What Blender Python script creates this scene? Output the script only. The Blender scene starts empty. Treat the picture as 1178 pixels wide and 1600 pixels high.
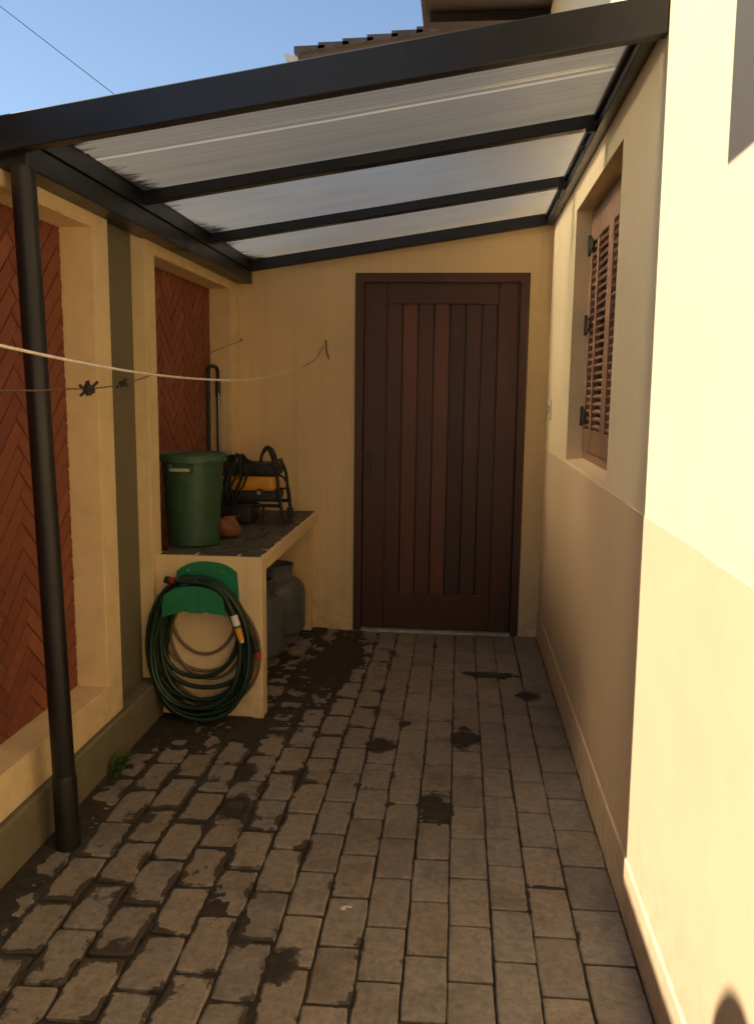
import bpy, bmesh, math, random
import numpy as np
from mathutils import Vector, Matrix

random.seed(7)
rng = np.random.default_rng(11)
SC = bpy.context.scene
COL = SC.collection

# ------------------------------------------------------------------ camera, sky, sun, exposure
PITCH, YAW, ROLL, CAMH = 0.1481, 0.0936, 0.0120, 1.4622
fw = Vector((-math.sin(YAW) * math.cos(PITCH), math.cos(YAW) * math.cos(PITCH), -math.sin(PITCH)))
rt = fw.cross(Vector((0, 0, 1))).normalized()
up = rt.cross(fw)
rt2 = rt * math.cos(ROLL) + up * math.sin(ROLL)
up2 = up * math.cos(ROLL) - rt * math.sin(ROLL)
cam = bpy.data.cameras.new("camera")
cam_o = bpy.data.objects.new("camera", cam)
COL.objects.link(cam_o)
cam_o.matrix_world = Matrix(((rt2.x, up2.x, -fw.x, 0), (rt2.y, up2.y, -fw.y, 0), (rt2.z, up2.z, -fw.z, CAMH), (0, 0, 0, 1)))
cam.sensor_fit = 'VERTICAL'
cam.sensor_height = 36
cam.lens = 1339.6 / 1600 * 36
cam.shift_y = 11 / 1600
cam.clip_start = 0.05
cam.clip_end = 600
SC.camera = cam_o

SUN_D = Vector((1.0, -0.05, -1.20)).normalized()        # direction the light travels
world = bpy.data.worlds.new("World")
SC.world = world
world.use_nodes = True
wn = world.node_tree.nodes
bg = wn["Background"]
sky = wn.new("ShaderNodeTexSky")
sky.sky_type = 'NISHITA'
sky.sun_disc = False
sky.sun_elevation = math.asin(-SUN_D.z)
sky.sun_rotation = math.atan2(-SUN_D.x, -SUN_D.y)
sky.air_density = 1.0
sky.dust_density = 0.35
sky.ozone_density = 1.0
bg.inputs[1].default_value = 0.083
world.node_tree.links.new(sky.outputs[0], bg.inputs[0])
sun = bpy.data.lights.new("sun", 'SUN')
sun.energy = 5.0
sun.angle = math.radians(0.5)
sun.color = (1.0, 0.87, 0.68)
sun_o = bpy.data.objects.new("sun", sun)
COL.objects.link(sun_o)
sun_o.location = (-6, 0, 9)
sun_o.rotation_euler = SUN_D.to_track_quat('-Z', 'Y').to_euler()
SC.view_settings.view_transform = 'Standard'
SC.view_settings.look = 'None'
SC.view_settings.exposure = 0.98
SC.view_settings.gamma = 1.0
SC.view_settings.use_curve_mapping = False
SC.render.engine = 'CYCLES'
SC.cycles.max_bounces = 10
SC.cycles.diffuse_bounces = 7
SC.cycles.transmission_bounces = 8

# ------------------------------------------------------------------ helpers
def tag(o, label=None, cat=None, group=None, kind=None):
    if label: o["label"] = label
    if cat: o["category"] = cat
    if group: o["group"] = group
    if kind: o["kind"] = kind
    return o

def empty(name, loc, label=None, cat=None, group=None, kind=None):
    o = bpy.data.objects.new(name, None)
    COL.objects.link(o)
    o.location = loc
    o.empty_display_size = 0.1
    return tag(o, label, cat, group, kind)

def wloc(o):
    v = Vector((0, 0, 0))
    while o is not None:
        v += o.location
        o = o.parent
    return v

def build(name, bm, mat, parent=None, smooth=False, origin=None):
    """bm holds world coordinates; the object's origin is put at the parent (or the given origin)."""
    me = bpy.data.meshes.new(name)
    base = wloc(parent) if parent is not None else Vector((0, 0, 0))
    org = Vector(origin) if origin is not None else base
    bmesh.ops.translate(bm, verts=bm.verts, vec=-org)
    bmesh.ops.recalc_face_normals(bm, faces=bm.faces)
    bm.to_mesh(me)
    bm.free()
    if smooth is not False:
        for p in me.polygons: p.use_smooth = True
        if smooth is not True:
            me.set_sharp_from_angle(angle=math.radians(smooth))
    me.materials.append(mat)
    o = bpy.data.objects.new(name, me)
    COL.objects.link(o)
    if parent is not None:
        o.parent = parent
    o.location = org - base
    return o

def inst(name, me, loc, parent, rot=(0, 0, 0), scale=(1, 1, 1)):
    o = bpy.data.objects.new(name, me)
    COL.objects.link(o)
    o.parent = parent
    o.location = Vector(loc) - wloc(parent)
    o.rotation_euler = rot
    o.scale = scale
    return o

def BM(): return bmesh.new()

def box(bm, x0, x1, y0, y1, z0, z1, bev=0.0, seg=1):
    vs = [bm.verts.new(p) for p in ((x0, y0, z0), (x1, y0, z0), (x1, y1, z0), (x0, y1, z0), (x0, y0, z1), (x1, y0, z1), (x1, y1, z1), (x0, y1, z1))]
    fs = [bm.faces.new([vs[i] for i in q]) for q in ((0, 3, 2, 1), (4, 5, 6, 7), (0, 1, 5, 4), (1, 2, 6, 5), (2, 3, 7, 6), (3, 0, 4, 7))]
    if bev > 0:
        es = list({e for f in fs for e in f.edges})
        bmesh.ops.bevel(bm, geom=es, offset=bev, segments=seg, affect='EDGES', profile=0.6)
    return bm

def prism(bm, pts, axis, a, b):
    """extrude a 2-D outline along an axis ('x','y','z') from a to b"""
    def mk(p, t):
        return {'x': (t, p[0], p[1]), 'y': (p[0], t, p[1]), 'z': (p[0], p[1], t)}[axis]
    A = [bm.verts.new(mk(p, a)) for p in pts]
    Bv = [bm.verts.new(mk(p, b)) for p in pts]
    n = len(pts)
    bm.faces.new(A); bm.faces.new(list(reversed(Bv)))
    for i in range(n):
        bm.faces.new((A[i], Bv[i], Bv[(i + 1) % n], A[(i + 1) % n]))
    return bm

def tube(bm, pts, r, sides=8, closed=False, caps=True):
    pts = [Vector(p) for p in pts]
    n = len(pts)
    rs = r if isinstance(r, (list, tuple)) else [r] * n
    rings = []
    ref = None
    for i in range(n):
        if closed: t = pts[(i + 1) % n] - pts[i - 1]
        else: t = pts[min(i + 1, n - 1)] - pts[max(i - 1, 0)]
        t.normalize()
        if ref is None:
            ref = Vector((0, 0, 1)) if abs(t.z) < 0.9 else Vector((1, 0, 0))
        ref = (ref - t * ref.dot(t)).normalized()
        bi = t.cross(ref)
        rings.append([bm.verts.new(pts[i] + (ref * math.cos(2 * math.pi * k / sides) + bi * math.sin(2 * math.pi * k / sides)) * rs[i]) for k in range(sides)])
    for i in range(n if closed else n - 1):
        a, b = rings[i], rings[(i + 1) % n]
        for k in range(sides):
            bm.faces.new((a[k], a[(k + 1) % sides], b[(k + 1) % sides], b[k]))
    if caps and not closed:
        bm.faces.new(rings[0]); bm.faces.new(list(reversed(rings[-1])))
    return bm

def lathe(bm, prof, c, sides=32, a0=0.0, a1=2 * math.pi):
    full = abs(a1 - a0 - 2 * math.pi) < 1e-6
    m = sides if full else sides + 1
    rings = []
    for r, z in prof:
        if r < 1e-5:
            rings.append([bm.verts.new((c[0], c[1], c[2] + z))])
        else:
            rings.append([bm.verts.new((c[0] + r * math.cos(a0 + (a1 - a0) * k / sides), c[1] + r * math.sin(a0 + (a1 - a0) * k / sides), c[2] + z)) for k in range(m)])
    for a, b in zip(rings, rings[1:]):
        for k in range(sides):
            k2 = (k + 1) % m
            q = [a[k % len(a)], a[k2 % len(a)], b[k2 % len(b)], b[k % len(b)]]
            u = []
            for v in q:
                if v not in u: u.append(v)
            if len(u) >= 3: bm.faces.new(u)
    return bm

def spline(pts, n=8):
    P = [Vector(p) for p in pts]
    P = [P[0] * 2 - P[1]] + P + [P[-1] * 2 - P[-2]]
    out = []
    for i in range(1, len(P) - 2):
        for k in range(n):
            t = k / n
            p0, p1, p2, p3 = P[i - 1], P[i], P[i + 1], P[i + 2]
            out.append(0.5 * ((2 * p1) + (p2 - p0) * t + (2 * p0 - 5 * p1 + 4 * p2 - p3) * t * t + (3 * p1 - p0 - 3 * p2 + p3) * t ** 3))
    out.append(P[-2])
    return out

# ------------------------------------------------------------------ materials
def new_mat(name):
    m = bpy.data.materials.new(name)
    m.use_nodes = True
    nt = m.node_tree
    b = nt.nodes["Principled BSDF"]
    return m, nt, b

def node(nt, t, **kw):
    n = nt.nodes.new(t)
    for k, v in kw.items(): setattr(n, k, v)
    return n

def coords(nt, scale=(1, 1, 1), space='world'):
    mp = node(nt, "ShaderNodeMapping")
    mp.inputs['Scale'].default_value = scale
    if space == 'world':
        g = node(nt, "ShaderNodeNewGeometry")
        nt.links.new(g.outputs['Position'], mp.inputs[0])
    else:
        g = node(nt, "ShaderNodeTexCoord")
        nt.links.new(g.outputs['Object'], mp.inputs[0])
    return mp.outputs[0]

def noise(nt, vec, scale, detail=5, rough=0.6, dist=0.0):
    n = node(nt, "ShaderNodeTexNoise")
    n.inputs['Scale'].default_value = scale
    n.inputs['Detail'].default_value = detail
    n.inputs['Roughness'].default_value = rough
    n.inputs['Distortion'].default_value = dist
    nt.links.new(vec, n.inputs['Vector'])
    return n.outputs['Fac']

def ramp(nt, fac, stops):
    r = node(nt, "ShaderNodeValToRGB")
    els = r.color_ramp.elements
    while len(els) > 1: els.remove(els[-1])
    for i, (p, c) in enumerate(stops):
        e = els[0] if i == 0 else els.new(p)
        e.position = p
        e.color = (*c, 1) if len(c) == 3 else c
    nt.links.new(fac, r.inputs[0])
    return r.outputs[0]

def mix(nt, fac, a, b, mode='MIX'):
    n = node(nt, "ShaderNodeMix", data_type='RGBA', blend_type=mode)
    if isinstance(fac, (int, float)): n.inputs[0].default_value = fac
    else: nt.links.new(fac, n.inputs[0])
    for s, v in ((6, a), (7, b)):
        if isinstance(v, (tuple, list)): n.inputs[s].default_value = (*v, 1) if len(v) == 3 else v
        else: nt.links.new(v, n.inputs[s])
    return n.outputs[2]

def math_n(nt, op, a, b=None, clamp=False):
    n = node(nt, "ShaderNodeMath", operation=op, use_clamp=clamp)
    for i, v in enumerate((a, b)):
        if v is None: continue
        if isinstance(v, (int, float)): n.inputs[i].default_value = v
        else: nt.links.new(v, n.inputs[i])
    return n.outputs[0]

def maprange(nt, v, a, b, c=0.0, d=1.0):
    n = node(nt, "ShaderNodeMapRange")
    nt.links.new(v, n.inputs[0])
    for i, k in enumerate((a, b, c, d)): n.inputs[i + 1].default_value = k
    return n.outputs[0]

def bump(nt, bsdf, h, strength=0.3, dist=0.002):
    bn = node(nt, "ShaderNodeBump")
    bn.inputs['Strength'].default_value = strength
    bn.inputs['Distance'].default_value = dist
    nt.links.new(h, bn.inputs['Height'])
    nt.links.new(bn.outputs[0], bsdf.inputs['Normal'])

def sep_pos(nt):
    g = node(nt, "ShaderNodeNewGeometry")
    s = node(nt, "ShaderNodeSeparateXYZ")
    nt.links.new(g.outputs['Position'], s.inputs[0])
    return s.outputs

def mat_plain(name, col, rough=0.5, var=0.12, scale=14, space='object', metallic=0.0, bmp=0.15, spec=0.5):
    m, nt, b = new_mat(name)
    v = coords(nt, space=space)
    f = noise(nt, v, scale)
    lo = tuple(c * (1 - var * 1.6) for c in col)
    hi = tuple(min(1, c * (1 + var * 1.6)) for c in col)
    nt.links.new(ramp(nt, f, [(0.25, lo), (0.75, hi)]), b.inputs['Base Color'])
    f2 = noise(nt, v, scale * 0.4, 6)
    nt.links.new(maprange(nt, f2, 0.3, 0.7, max(0.05, rough - 0.1), min(1, rough + 0.12)), b.inputs['Roughness'])
    b.inputs['Metallic'].default_value = metallic
    b.inputs['Specular IOR Level'].default_value = spec
    if bmp > 0: bump(nt, b, noise(nt, v, scale * 8, 4), bmp, 0.0012)
    return m

def mat_plaster(name, col, dirt=(0.25, 0.18, 0.10), dirt_amt=0.25, streak=0.3, grain=0.35, rough=0.85):
    m, nt, b = new_mat(name)
    v = coords(nt)
    big = noise(nt, v, 1.7, 4, 0.55)
    mid = noise(nt, v, 9, 6, 0.65)
    c = mix(nt, maprange(nt, big, 0.3, 0.7), tuple(k * 0.94 for k in col), tuple(min(1, k * 1.05) for k in col))
    c = mix(nt, maprange(nt, mid, 0.45, 0.85, 0, dirt_amt), c, dirt)
    vs = coords(nt, (22, 22, 0.9))
    st = noise(nt, vs, 1.0, 5, 0.7)
    c = mix(nt, maprange(nt, st, 0.5, 0.8, 0, streak), c, tuple(k * 0.72 for k in col))
    sp = sep_pos(nt)                                   # splashed dirt low down, scattered specks
    low = math_n(nt, 'MULTIPLY', maprange(nt, sp[2], 0.02, 0.42, 1.0, 0.0), maprange(nt, noise(nt, v, 14, 7, 0.75), 0.42, 0.66))
    c = mix(nt, math_n(nt, 'MULTIPLY', low, 0.45), c, dirt)
    spk = maprange(nt, noise(nt, v, 75, 2, 0.5), 0.74, 0.80, 0, 0.5)
    c = mix(nt, spk, c, dirt)
    nt.links.new(c, b.inputs['Base Color'])
    b.inputs['Roughness'].default_value = rough
    b.inputs['Specular IOR Level'].default_value = 0.3
    h = math_n(nt, 'ADD', noise(nt, v, 170, 3, 0.6), math_n(nt, 'MULTIPLY', noise(nt, v, 12, 3), 1.5))
    bump(nt, b, h, grain, 0.0025)
    return m

M = {}
M['cream'] = mat_plaster("cream_paint", (0.82, 0.68, 0.43), dirt_amt=0.06, streak=0.05, grain=0.18, rough=0.7)
M['tan'] = mat_plaster("tan_wainscot_paint", (0.70, 0.525, 0.335), dirt_amt=0.08, streak=0.08, grain=0.14, rough=0.55)
M['skirt'] = mat_plaster("tan_skirting_paint", (0.69, 0.52, 0.33), dirt_amt=0.15, streak=0.05, grain=0.18, rough=0.6)
M['yellow'] = mat_plaster("yellow_plaster", (0.80, 0.605, 0.33), dirt_amt=0.10, streak=0.42, grain=0.4)
M['frameyel'] = mat_plaster("yellow_frame_paint", (0.80, 0.615, 0.335), dirt_amt=0.26, streak=0.12, grain=0.3)
M['olive'] = mat_plaster("olive_grey_paint", (0.19, 0.165, 0.10), dirt=(0.10, 0.08, 0.05), dirt_amt=0.25, streak=0.15, grain=0.3)
M['mortar'] = mat_plaster("mortar", (0.17, 0.085, 0.052), dirt_amt=0.4, streak=0.1, grain=0.6)
M['black'] = mat_plain("black_painted_metal", (0.0075, 0.0088, 0.0150), 0.36, 0.2, 8, 'world', bmp=0.05)
M['pipe'] = mat_plain("black_pipe_paint", (0.0065, 0.006, 0.0058), 0.45, 0.25, 7, 'world', bmp=0.06)
M['rubber'] = mat_plain("black_rubber", (0.015, 0.014, 0.013), 0.55, 0.2, 20)
M['binlid'] = mat_plain("green_bin_lid_plastic", (0.036, 0.100, 0.052), 0.45, 0.1, 10, bmp=0.05)
M['bin'] = mat_plain("green_bin_plastic", (0.030, 0.080, 0.038), 0.45, 0.12, 9, bmp=0.05)
M['grip'] = mat_plain("pale_grip_plastic", (0.42, 0.43, 0.32), 0.5, 0.12, 20)
M['hoseholder'] = mat_plain("teal_green_plastic", (0.012, 0.20, 0.085), 0.38, 0.1, 12, bmp=0.03)
M['hose'] = mat_plain("dark_green_hose", (0.010, 0.030, 0.016), 0.36, 0.3, 9, bmp=0.08)
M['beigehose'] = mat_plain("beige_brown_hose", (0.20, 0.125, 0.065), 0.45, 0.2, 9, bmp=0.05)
M['orange'] = mat_plain("orange_plastic", (0.80, 0.34, 0.025), 0.42, 0.15, 12, bmp=0.05)
M['white'] = mat_plain("white_plastic", (0.72, 0.68, 0.58), 0.45, 0.08, 20)
M['red'] = mat_plain("red_plastic", (0.40, 0.03, 0.02), 0.4, 0.15, 20)
M['gas'] = mat_plain("grey_blue_cylinder_paint", (0.105, 0.118, 0.125), 0.38, 0.22, 9, bmp=0.08)
M['cord'] = mat_plain("off_white_cord", (0.78, 0.70, 0.58), 0.8, 0.12, 40)
M['wire'] = mat_plain("rusty_wire", (0.16, 0.105, 0.06), 0.7, 0.3, 60)
M['darkwire'] = mat_plain("dark_twist_wire", (0.03, 0.025, 0.02), 0.6, 0.3, 60)
M['bag'] = mat_plain("orange_mesh_bag", (0.22, 0.085, 0.035), 0.7, 0.35, 22, bmp=0.5)
M['steel'] = mat_plain("dull_steel", (0.30, 0.29, 0.27), 0.4, 0.2, 20, metallic=0.7)
M['hinge'] = mat_plain("dark_hinge_metal", (0.035, 0.028, 0.022), 0.45, 0.2, 20)
M['threshold'] = mat_plain("pale_threshold_stone", (0.40, 0.38, 0.34), 0.6, 0.2, 20)
M['tile'] = mat_plain("grey_clay_tile", (0.10, 0.085, 0.078), 0.8, 0.25, 6, 'world', bmp=0.3)
M['barge'] = mat_plain("grey_brown_barge_board", (0.15, 0.115, 0.10), 0.7, 0.15, 5, 'world')
M['whitegut'] = mat_plain("white_gutter", (0.66, 0.60, 0.52), 0.6, 0.1, 6, 'world')
M['soffit'] = mat_plain("dark_red_wood_soffit", (0.016, 0.006, 0.005), 0.5, 0.25, 5, 'world')
M['pale'] = mat_plain("pale_far_wall", (0.62, 0.52, 0.38), 0.8, 0.1, 1, 'world')
M['leaf'] = mat_plain("leaf_green", (0.06, 0.10, 0.03), 0.6, 0.35, 3, 'world', bmp=0)
M['bark'] = mat_plain("bark", (0.10, 0.075, 0.05), 0.85, 0.25, 10, 'world')
M['grass'] = mat_plain("weed_green", (0.05, 0.095, 0.018), 0.6, 0.3, 30, 'world', bmp=0)
M['glass'] = mat_plain("dark_pane", (0.03, 0.035, 0.04), 0.15, 0.1, 3, 'world', bmp=0)
M['earth'] = mat_plain("bare_ground", (0.17, 0.13, 0.09), 0.9, 0.3, 1.5, 'world', bmp=0.4)
M['concrete'] = mat_plain("grey_concrete", (0.34, 0.27, 0.19), 0.85, 0.2, 4, 'world', bmp=0.4)

def mat_paver():
    m, nt, b = new_mat("stone_paver")
    v = coords(nt)
    oi = node(nt, "ShaderNodeObjectInfo")
    base = ramp(nt, oi.outputs['Random'], [(0.0, (0.27, 0.235, 0.185)), (0.25, (0.345, 0.295, 0.225)), (0.5, (0.315, 0.285, 0.235)), (0.75, (0.38, 0.315, 0.23)), (1.0, (0.30, 0.25, 0.185))])
    n1 = noise(nt, v, 40, 8, 0.78, 0.5)
    c = mix(nt, maprange(nt, n1, 0.36, 0.66), mix(nt, 0.58, base, (0.07, 0.055, 0.04)), base)
    c = mix(nt, maprange(nt, noise(nt, v, 120, 3, 0.6), 0.62, 0.75, 0, 0.5), c, (0.48, 0.40, 0.29))
    n2 = noise(nt, v, 9, 5, 0.6, 1.2)
    c = mix(nt, maprange(nt, n2, 0.58, 0.72, 0, 0.55), c, (0.40, 0.30, 0.20))
    n3 = noise(nt, v, 5.0, 6, 0.7, 0.4)
    c = mix(nt, maprange(nt, n3, 0.50, 0.68, 0, 0.55), c, (0.09, 0.073, 0.05))
    # grime worked in from the joints, heavier on the damp left side
    at = node(nt, "ShaderNodeAttribute"); at.attribute_name = "edge"
    sp = sep_pos(nt)
    damp = maprange(nt, sp[0], -0.05, -0.70, -0.34, 0.07)
    lowf = math_n(nt, 'MULTIPLY', math_n(nt, 'SUBTRACT', noise(nt, v, 6.5, 3, 0.5, 0.4), 0.5), 2.1)
    fine = math_n(nt, 'MULTIPLY', math_n(nt, 'SUBTRACT', noise(nt, v, 32, 6, 0.7, 0.3), 0.5), 0.75)
    g = math_n(nt, 'ADD', math_n(nt, 'MULTIPLY', at.outputs['Fac'], 0.34), math_n(nt, 'ADD', lowf, fine))
    g = maprange(nt, math_n(nt, 'ADD', g, damp), 0.33, 0.43, 0.0, 0.92)
    c = mix(nt, g, c, (0.040, 0.031, 0.021))
    # damp halo round the old spills
    best = None
    nn = noise(nt, v, 17, 5, 0.65)
    for (sx, sy, rx, ry) in ((-0.753, 2.80, .065, .10), (-0.78, 3.09, .05, .07), (-0.049, 2.871, .06, .11), (0.064, 3.50, .06, .11), (-0.29, 3.385, .06, .07), (0.20, 4.36, .12, .05), (0.375, 4.06, .05, .07), (-0.42, 1.98, .05, .07)):
        qx = math_n(nt, 'MULTIPLY', math_n(nt, 'SUBTRACT', sp[0], sx), 1 / rx)
        qy = math_n(nt, 'MULTIPLY', math_n(nt, 'SUBTRACT', sp[1], sy), 1 / ry)
        q = math_n(nt, 'ADD', math_n(nt, 'MULTIPLY', qx, qx), math_n(nt, 'MULTIPLY', qy, qy))
        best = q if best is None else math_n(nt, 'MINIMUM', best, q)
    halo = maprange(nt, math_n(nt, 'ADD', best, math_n(nt, 'MULTIPLY', math_n(nt, 'SUBTRACT', nn, 0.5), 4.0)), 0.7, 1.25, 0.9, 0.0)
    c = mix(nt, halo, c, (0.05, 0.039, 0.026))
    nt.links.new(c, b.inputs['Base Color'])
    nt.links.new(maprange(nt, n1, 0.3, 0.7, 0.62, 0.9), b.inputs['Roughness'])
    h = math_n(nt, 'ADD', noise(nt, v, 45, 6, 0.7), math_n(nt, 'MULTIPLY', noise(nt, v, 14, 3), 1.6))
    bump(nt, b, h, 0.55, 0.0035)
    return m
M['paver'] = mat_paver()
M['topstone'] = mat_plain("dark_cobble", (0.105, 0.09, 0.07), 0.8, 0.4, 16, 'world', bmp=0.6)

def mat_soil():
    m, nt, b = new_mat("dark_mossy_soil")
    v = coords(nt)
    n1 = noise(nt, v, 30, 7, 0.7)
    nt.links.new(ramp(nt, n1, [(0.3, (0.022, 0.017, 0.011)), (0.55, (0.040, 0.031, 0.020)), (0.8, (0.075, 0.058, 0.038))]), b.inputs['Base Color'])
    b.inputs['Roughness'].default_value = 0.85
    bump(nt, b, noise(nt, v, 90, 5), 0.7, 0.003)
    return m
M['soil'] = mat_soil()

def mat_brick():
    m, nt, b = new_mat("red_clay_brick")
    v = coords(nt)
    oi = node(nt, "ShaderNodeObjectInfo")
    base = ramp(nt, oi.outputs['Random'], [(0, (0.215, 0.058, 0.030)), (0.3, (0.245, 0.065, 0.031)), (0.7, (0.265, 0.074, 0.034)), (1, (0.30, 0.092, 0.042))])
    n1 = noise(nt, v, 20, 7, 0.7)
    c = mix(nt, maprange(nt, n1, 0.4, 0.75, 0, 0.6), base, (0.15, 0.05, 0.032))
    nt.links.new(c, b.inputs['Base Color'])
    b.inputs['Roughness'].default_value = 0.7
    bump(nt, b, noise(nt, v, 70, 5), 0.4, 0.002)
    return m
M['brick'] = mat_brick()

def mat_wood(name, stops, rough=0.35, gscale=(60, 60, 2.2)):
    m, nt, b = new_mat(name)
    v = coords(nt, gscale)
    oi = node(nt, "ShaderNodeObjectInfo")
    base = ramp(nt, oi.outputs['Random'], stops)
    g = noise(nt, v, 1.0, 7, 0.7, 0.8)
    c = mix(nt, maprange(nt, g, 0.3, 0.72), mix(nt, 0.55, base, (0.018, 0.008, 0.005)), base)
    v2 = coords(nt)
    c = mix(nt, maprange(nt, noise(nt, v2, 2.6, 4), 0.45, 0.75, 0, 0.4), c, (0.03, 0.014, 0.009))
    nt.links.new(c, b.inputs['Base Color'])
    nt.links.new(maprange(nt, g, 0.3, 0.7, rough - 0.08, rough + 0.15), b.inputs['Roughness'])
    bump(nt, b, g, 0.12, 0.001)
    return m
M['door'] = mat_wood("dark_varnished_door_wood", [(0, (0.088, 0.027, 0.011)), (1, (0.100, 0.030, 0.012))], 0.42)
M['plank'] = mat_wood("varnished_plank", [(0, (0.062, 0.021, 0.010)), (0.5, (0.095, 0.029, 0.011)), (1, (0.125, 0.036, 0.013))], 0.42)
M['plankred'] = mat_wood("red_varnished_plank", [(0, (0.16, 0.042, 0.013)), (1, (0.185, 0.047, 0.014))], 0.40)
M['shutter'] = mat_wood("brown_shutter_wood", [(0, (0.28, 0.155, 0.095)), (1, (0.32, 0.18, 0.11))], 0.5)

def mat_sheet():
    m, nt, b = new_mat("weathered_translucent_sheet")
    for n in list(nt.nodes):
        if n.type == 'BSDF_PRINCIPLED': nt.nodes.remove(n)
    out = [n for n in nt.nodes if n.type == 'OUTPUT_MATERIAL'][0]
    v = coords(nt, (0.10, 34, 0.10))
    st = noise(nt, v, 1.6, 6, 0.66, 0.0)
    v2 = coords(nt, (1, 3, 1))
    blot = noise(nt, v2, 2.2, 5, 0.6, 0.3)
    s = sep_pos(nt)
    vm = coords(nt, (3.5, 16, 1))
    # mould that has crept up from the gutter end
    mould = math_n(nt, 'ADD', math_n(nt, 'MULTIPLY', maprange(nt, s[0], -1.24, -1.06, 0.62, 0.0), maprange(nt, math_n(nt, 'PINGPONG', math_n(nt, 'SUBTRACT', s[1], 2.45), 0.45), 0.05, 0.45, 1.0, 0.35)), math_n(nt, 'SUBTRACT', noise(nt, vm, 1.4, 6, 0.75, 0.5), 0.76))
    mould = maprange(nt, mould, 0.0, 0.16)
    rib = math_n(nt, 'ABSOLUTE', math_n(nt, 'SUBTRACT', math_n(nt, 'ADD', s[1], math_n(nt, 'MULTIPLY', math_n(nt, 'SUBTRACT', blot, 0.5), 0.02)), 2.90))
    rib = maprange(nt, rib, 0.004, 0.014, 0.55, 0.0)
    patch = noise(nt, coords(nt, (1, 1.2, 1)), 2.3, 4, 0.55, 0.5)
    cool = mix(nt, maprange(nt, st, 0.25, 0.78), (0.118, 0.124, 0.135), (0.18, 0.185, 0.193))
    warm = mix(nt, maprange(nt, st, 0.25, 0.78), (0.185, 0.172, 0.147), (0.27, 0.252, 0.217))
    tcol = mix(nt, maprange(nt, math_n(nt, 'ADD', math_n(nt, 'MULTIPLY', math_n(nt, 'SUBTRACT', patch, 0.5), 0.9), maprange(nt, math_n(nt, 'ABSOLUTE', math_n(nt, 'ADD', s[0], 0.35)), 0.1, 0.9)), 0.2, 1.0), cool, warm)
    tcol = mix(nt, maprange(nt, blot, 0.45, 0.8, 0, 0.35), tcol, (0.18, 0.17, 0.155))
    tcol = mix(nt, rib, tcol, (0.55, 0.55, 0.52))
    tcol = mix(nt, mould, tcol, (0.02, 0.017, 0.014))
    dcol = mix(nt, maprange(nt, st, 0.25, 0.78), (0.20, 0.20, 0.20), (0.30, 0.295, 0.28))
    dcol = mix(nt, rib, dcol, (0.5, 0.5, 0.48))
    dcol = mix(nt, mould, dcol, (0.02, 0.017, 0.014))
    rcol = mix(nt, maprange(nt, math_n(nt, 'ADD', s[0], math_n(nt, 'MULTIPLY', math_n(nt, 'SUBTRACT', blot, 0.5), 0.8)), -0.9, 0.15), (0.42, 0.38, 0.30), (0.95, 0.90, 0.78))
    rcol = mix(nt, mould, rcol, (0.05, 0.04, 0.03))
    tr = node(nt, "ShaderNodeBsdfTranslucent"); nt.links.new(tcol, tr.inputs[0])
    df = node(nt, "ShaderNodeBsdfDiffuse"); nt.links.new(dcol, df.inputs[0])
    rf = node(nt, "ShaderNodeBsdfRefraction"); rf.inputs['Roughness'].default_value = 0.55; rf.inputs['IOR'].default_value = 1.22
    nt.links.new(rcol, rf.inputs['Color'])
    gl = node(nt, "ShaderNodeBsdfGlossy"); gl.inputs['Roughness'].default_value = 0.22
    gl.inputs['Color'].default_value = (0.9, 0.9, 0.9, 1)
    m1 = node(nt, "ShaderNodeMixShader"); m1.inputs[0].default_value = 0.5
    nt.links.new(df.outputs[0], m1.inputs[1]); nt.links.new(tr.outputs[0], m1.inputs[2])
    m2 = node(nt, "ShaderNodeMixShader"); m2.inputs[0].default_value = 0.34
    nt.links.new(m1.outputs[0], m2.inputs[1]); nt.links.new(rf.outputs[0], m2.inputs[2])
    m3 = node(nt, "ShaderNodeMixShader"); m3.inputs[0].default_value = 0.07
    nt.links.new(m2.outputs[0], m3.inputs[1]); nt.links.new(gl.outputs[0], m3.inputs[2])
    nt.links.new(m3.outputs[0], out.inputs[0])
    return m
M['sheet'] = mat_sheet()

# ------------------------------------------------------------------ key dimensions (metres)
R = 0.505        # right house wall
SK = 0.4965       # its skirting face
B = 5.12         # end wall with the door
FX = -1.32       # frames of the left wall
GX = -1.38       # olive wall face between the frames
BX = -1.44       # face of the brick panels
LB = -1.30       # face of the left wall's base
WT = 2.29        # top of the left wall

# ------------------------------------------------------------------ ground and paving
gm = BM()
for x0, x1, y0, y1 in ((-150, 150, -150, 300),):
    box(gm, x0, x1, y0, y1, -0.30, -0.06)
tag(build("ground", gm, M['earth']), kind="structure")

def vnoise(xs, ys, freq, seed):
    r = np.random.default_rng(seed)
    G = r.random((256, 256))
    fx = xs * freq + 60; fy = ys * freq + 60
    ix = np.floor(fx).astype(int); iy = np.floor(fy).astype(int)
    tx = fx - ix; ty = fy - iy
    tx = tx * tx * (3 - 2 * tx); ty = ty * ty * (3 - 2 * ty)
    g = lambda a, b: G[a % 256, b % 256]
    return (g(ix, iy) * (1 - tx) + g(ix + 1, iy) * tx) * (1 - ty) + (g(ix, iy + 1) * (1 - tx) + g(ix + 1, iy + 1) * tx) * ty
def fbm(xs, ys, f, seed, o=4):
    s = 0; a = 1; t = 0
    for i in range(o):
        s = s + a * vnoise(xs, ys, f * 2 ** i, seed + i); t += a; a *= 0.55
    return s / t

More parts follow.
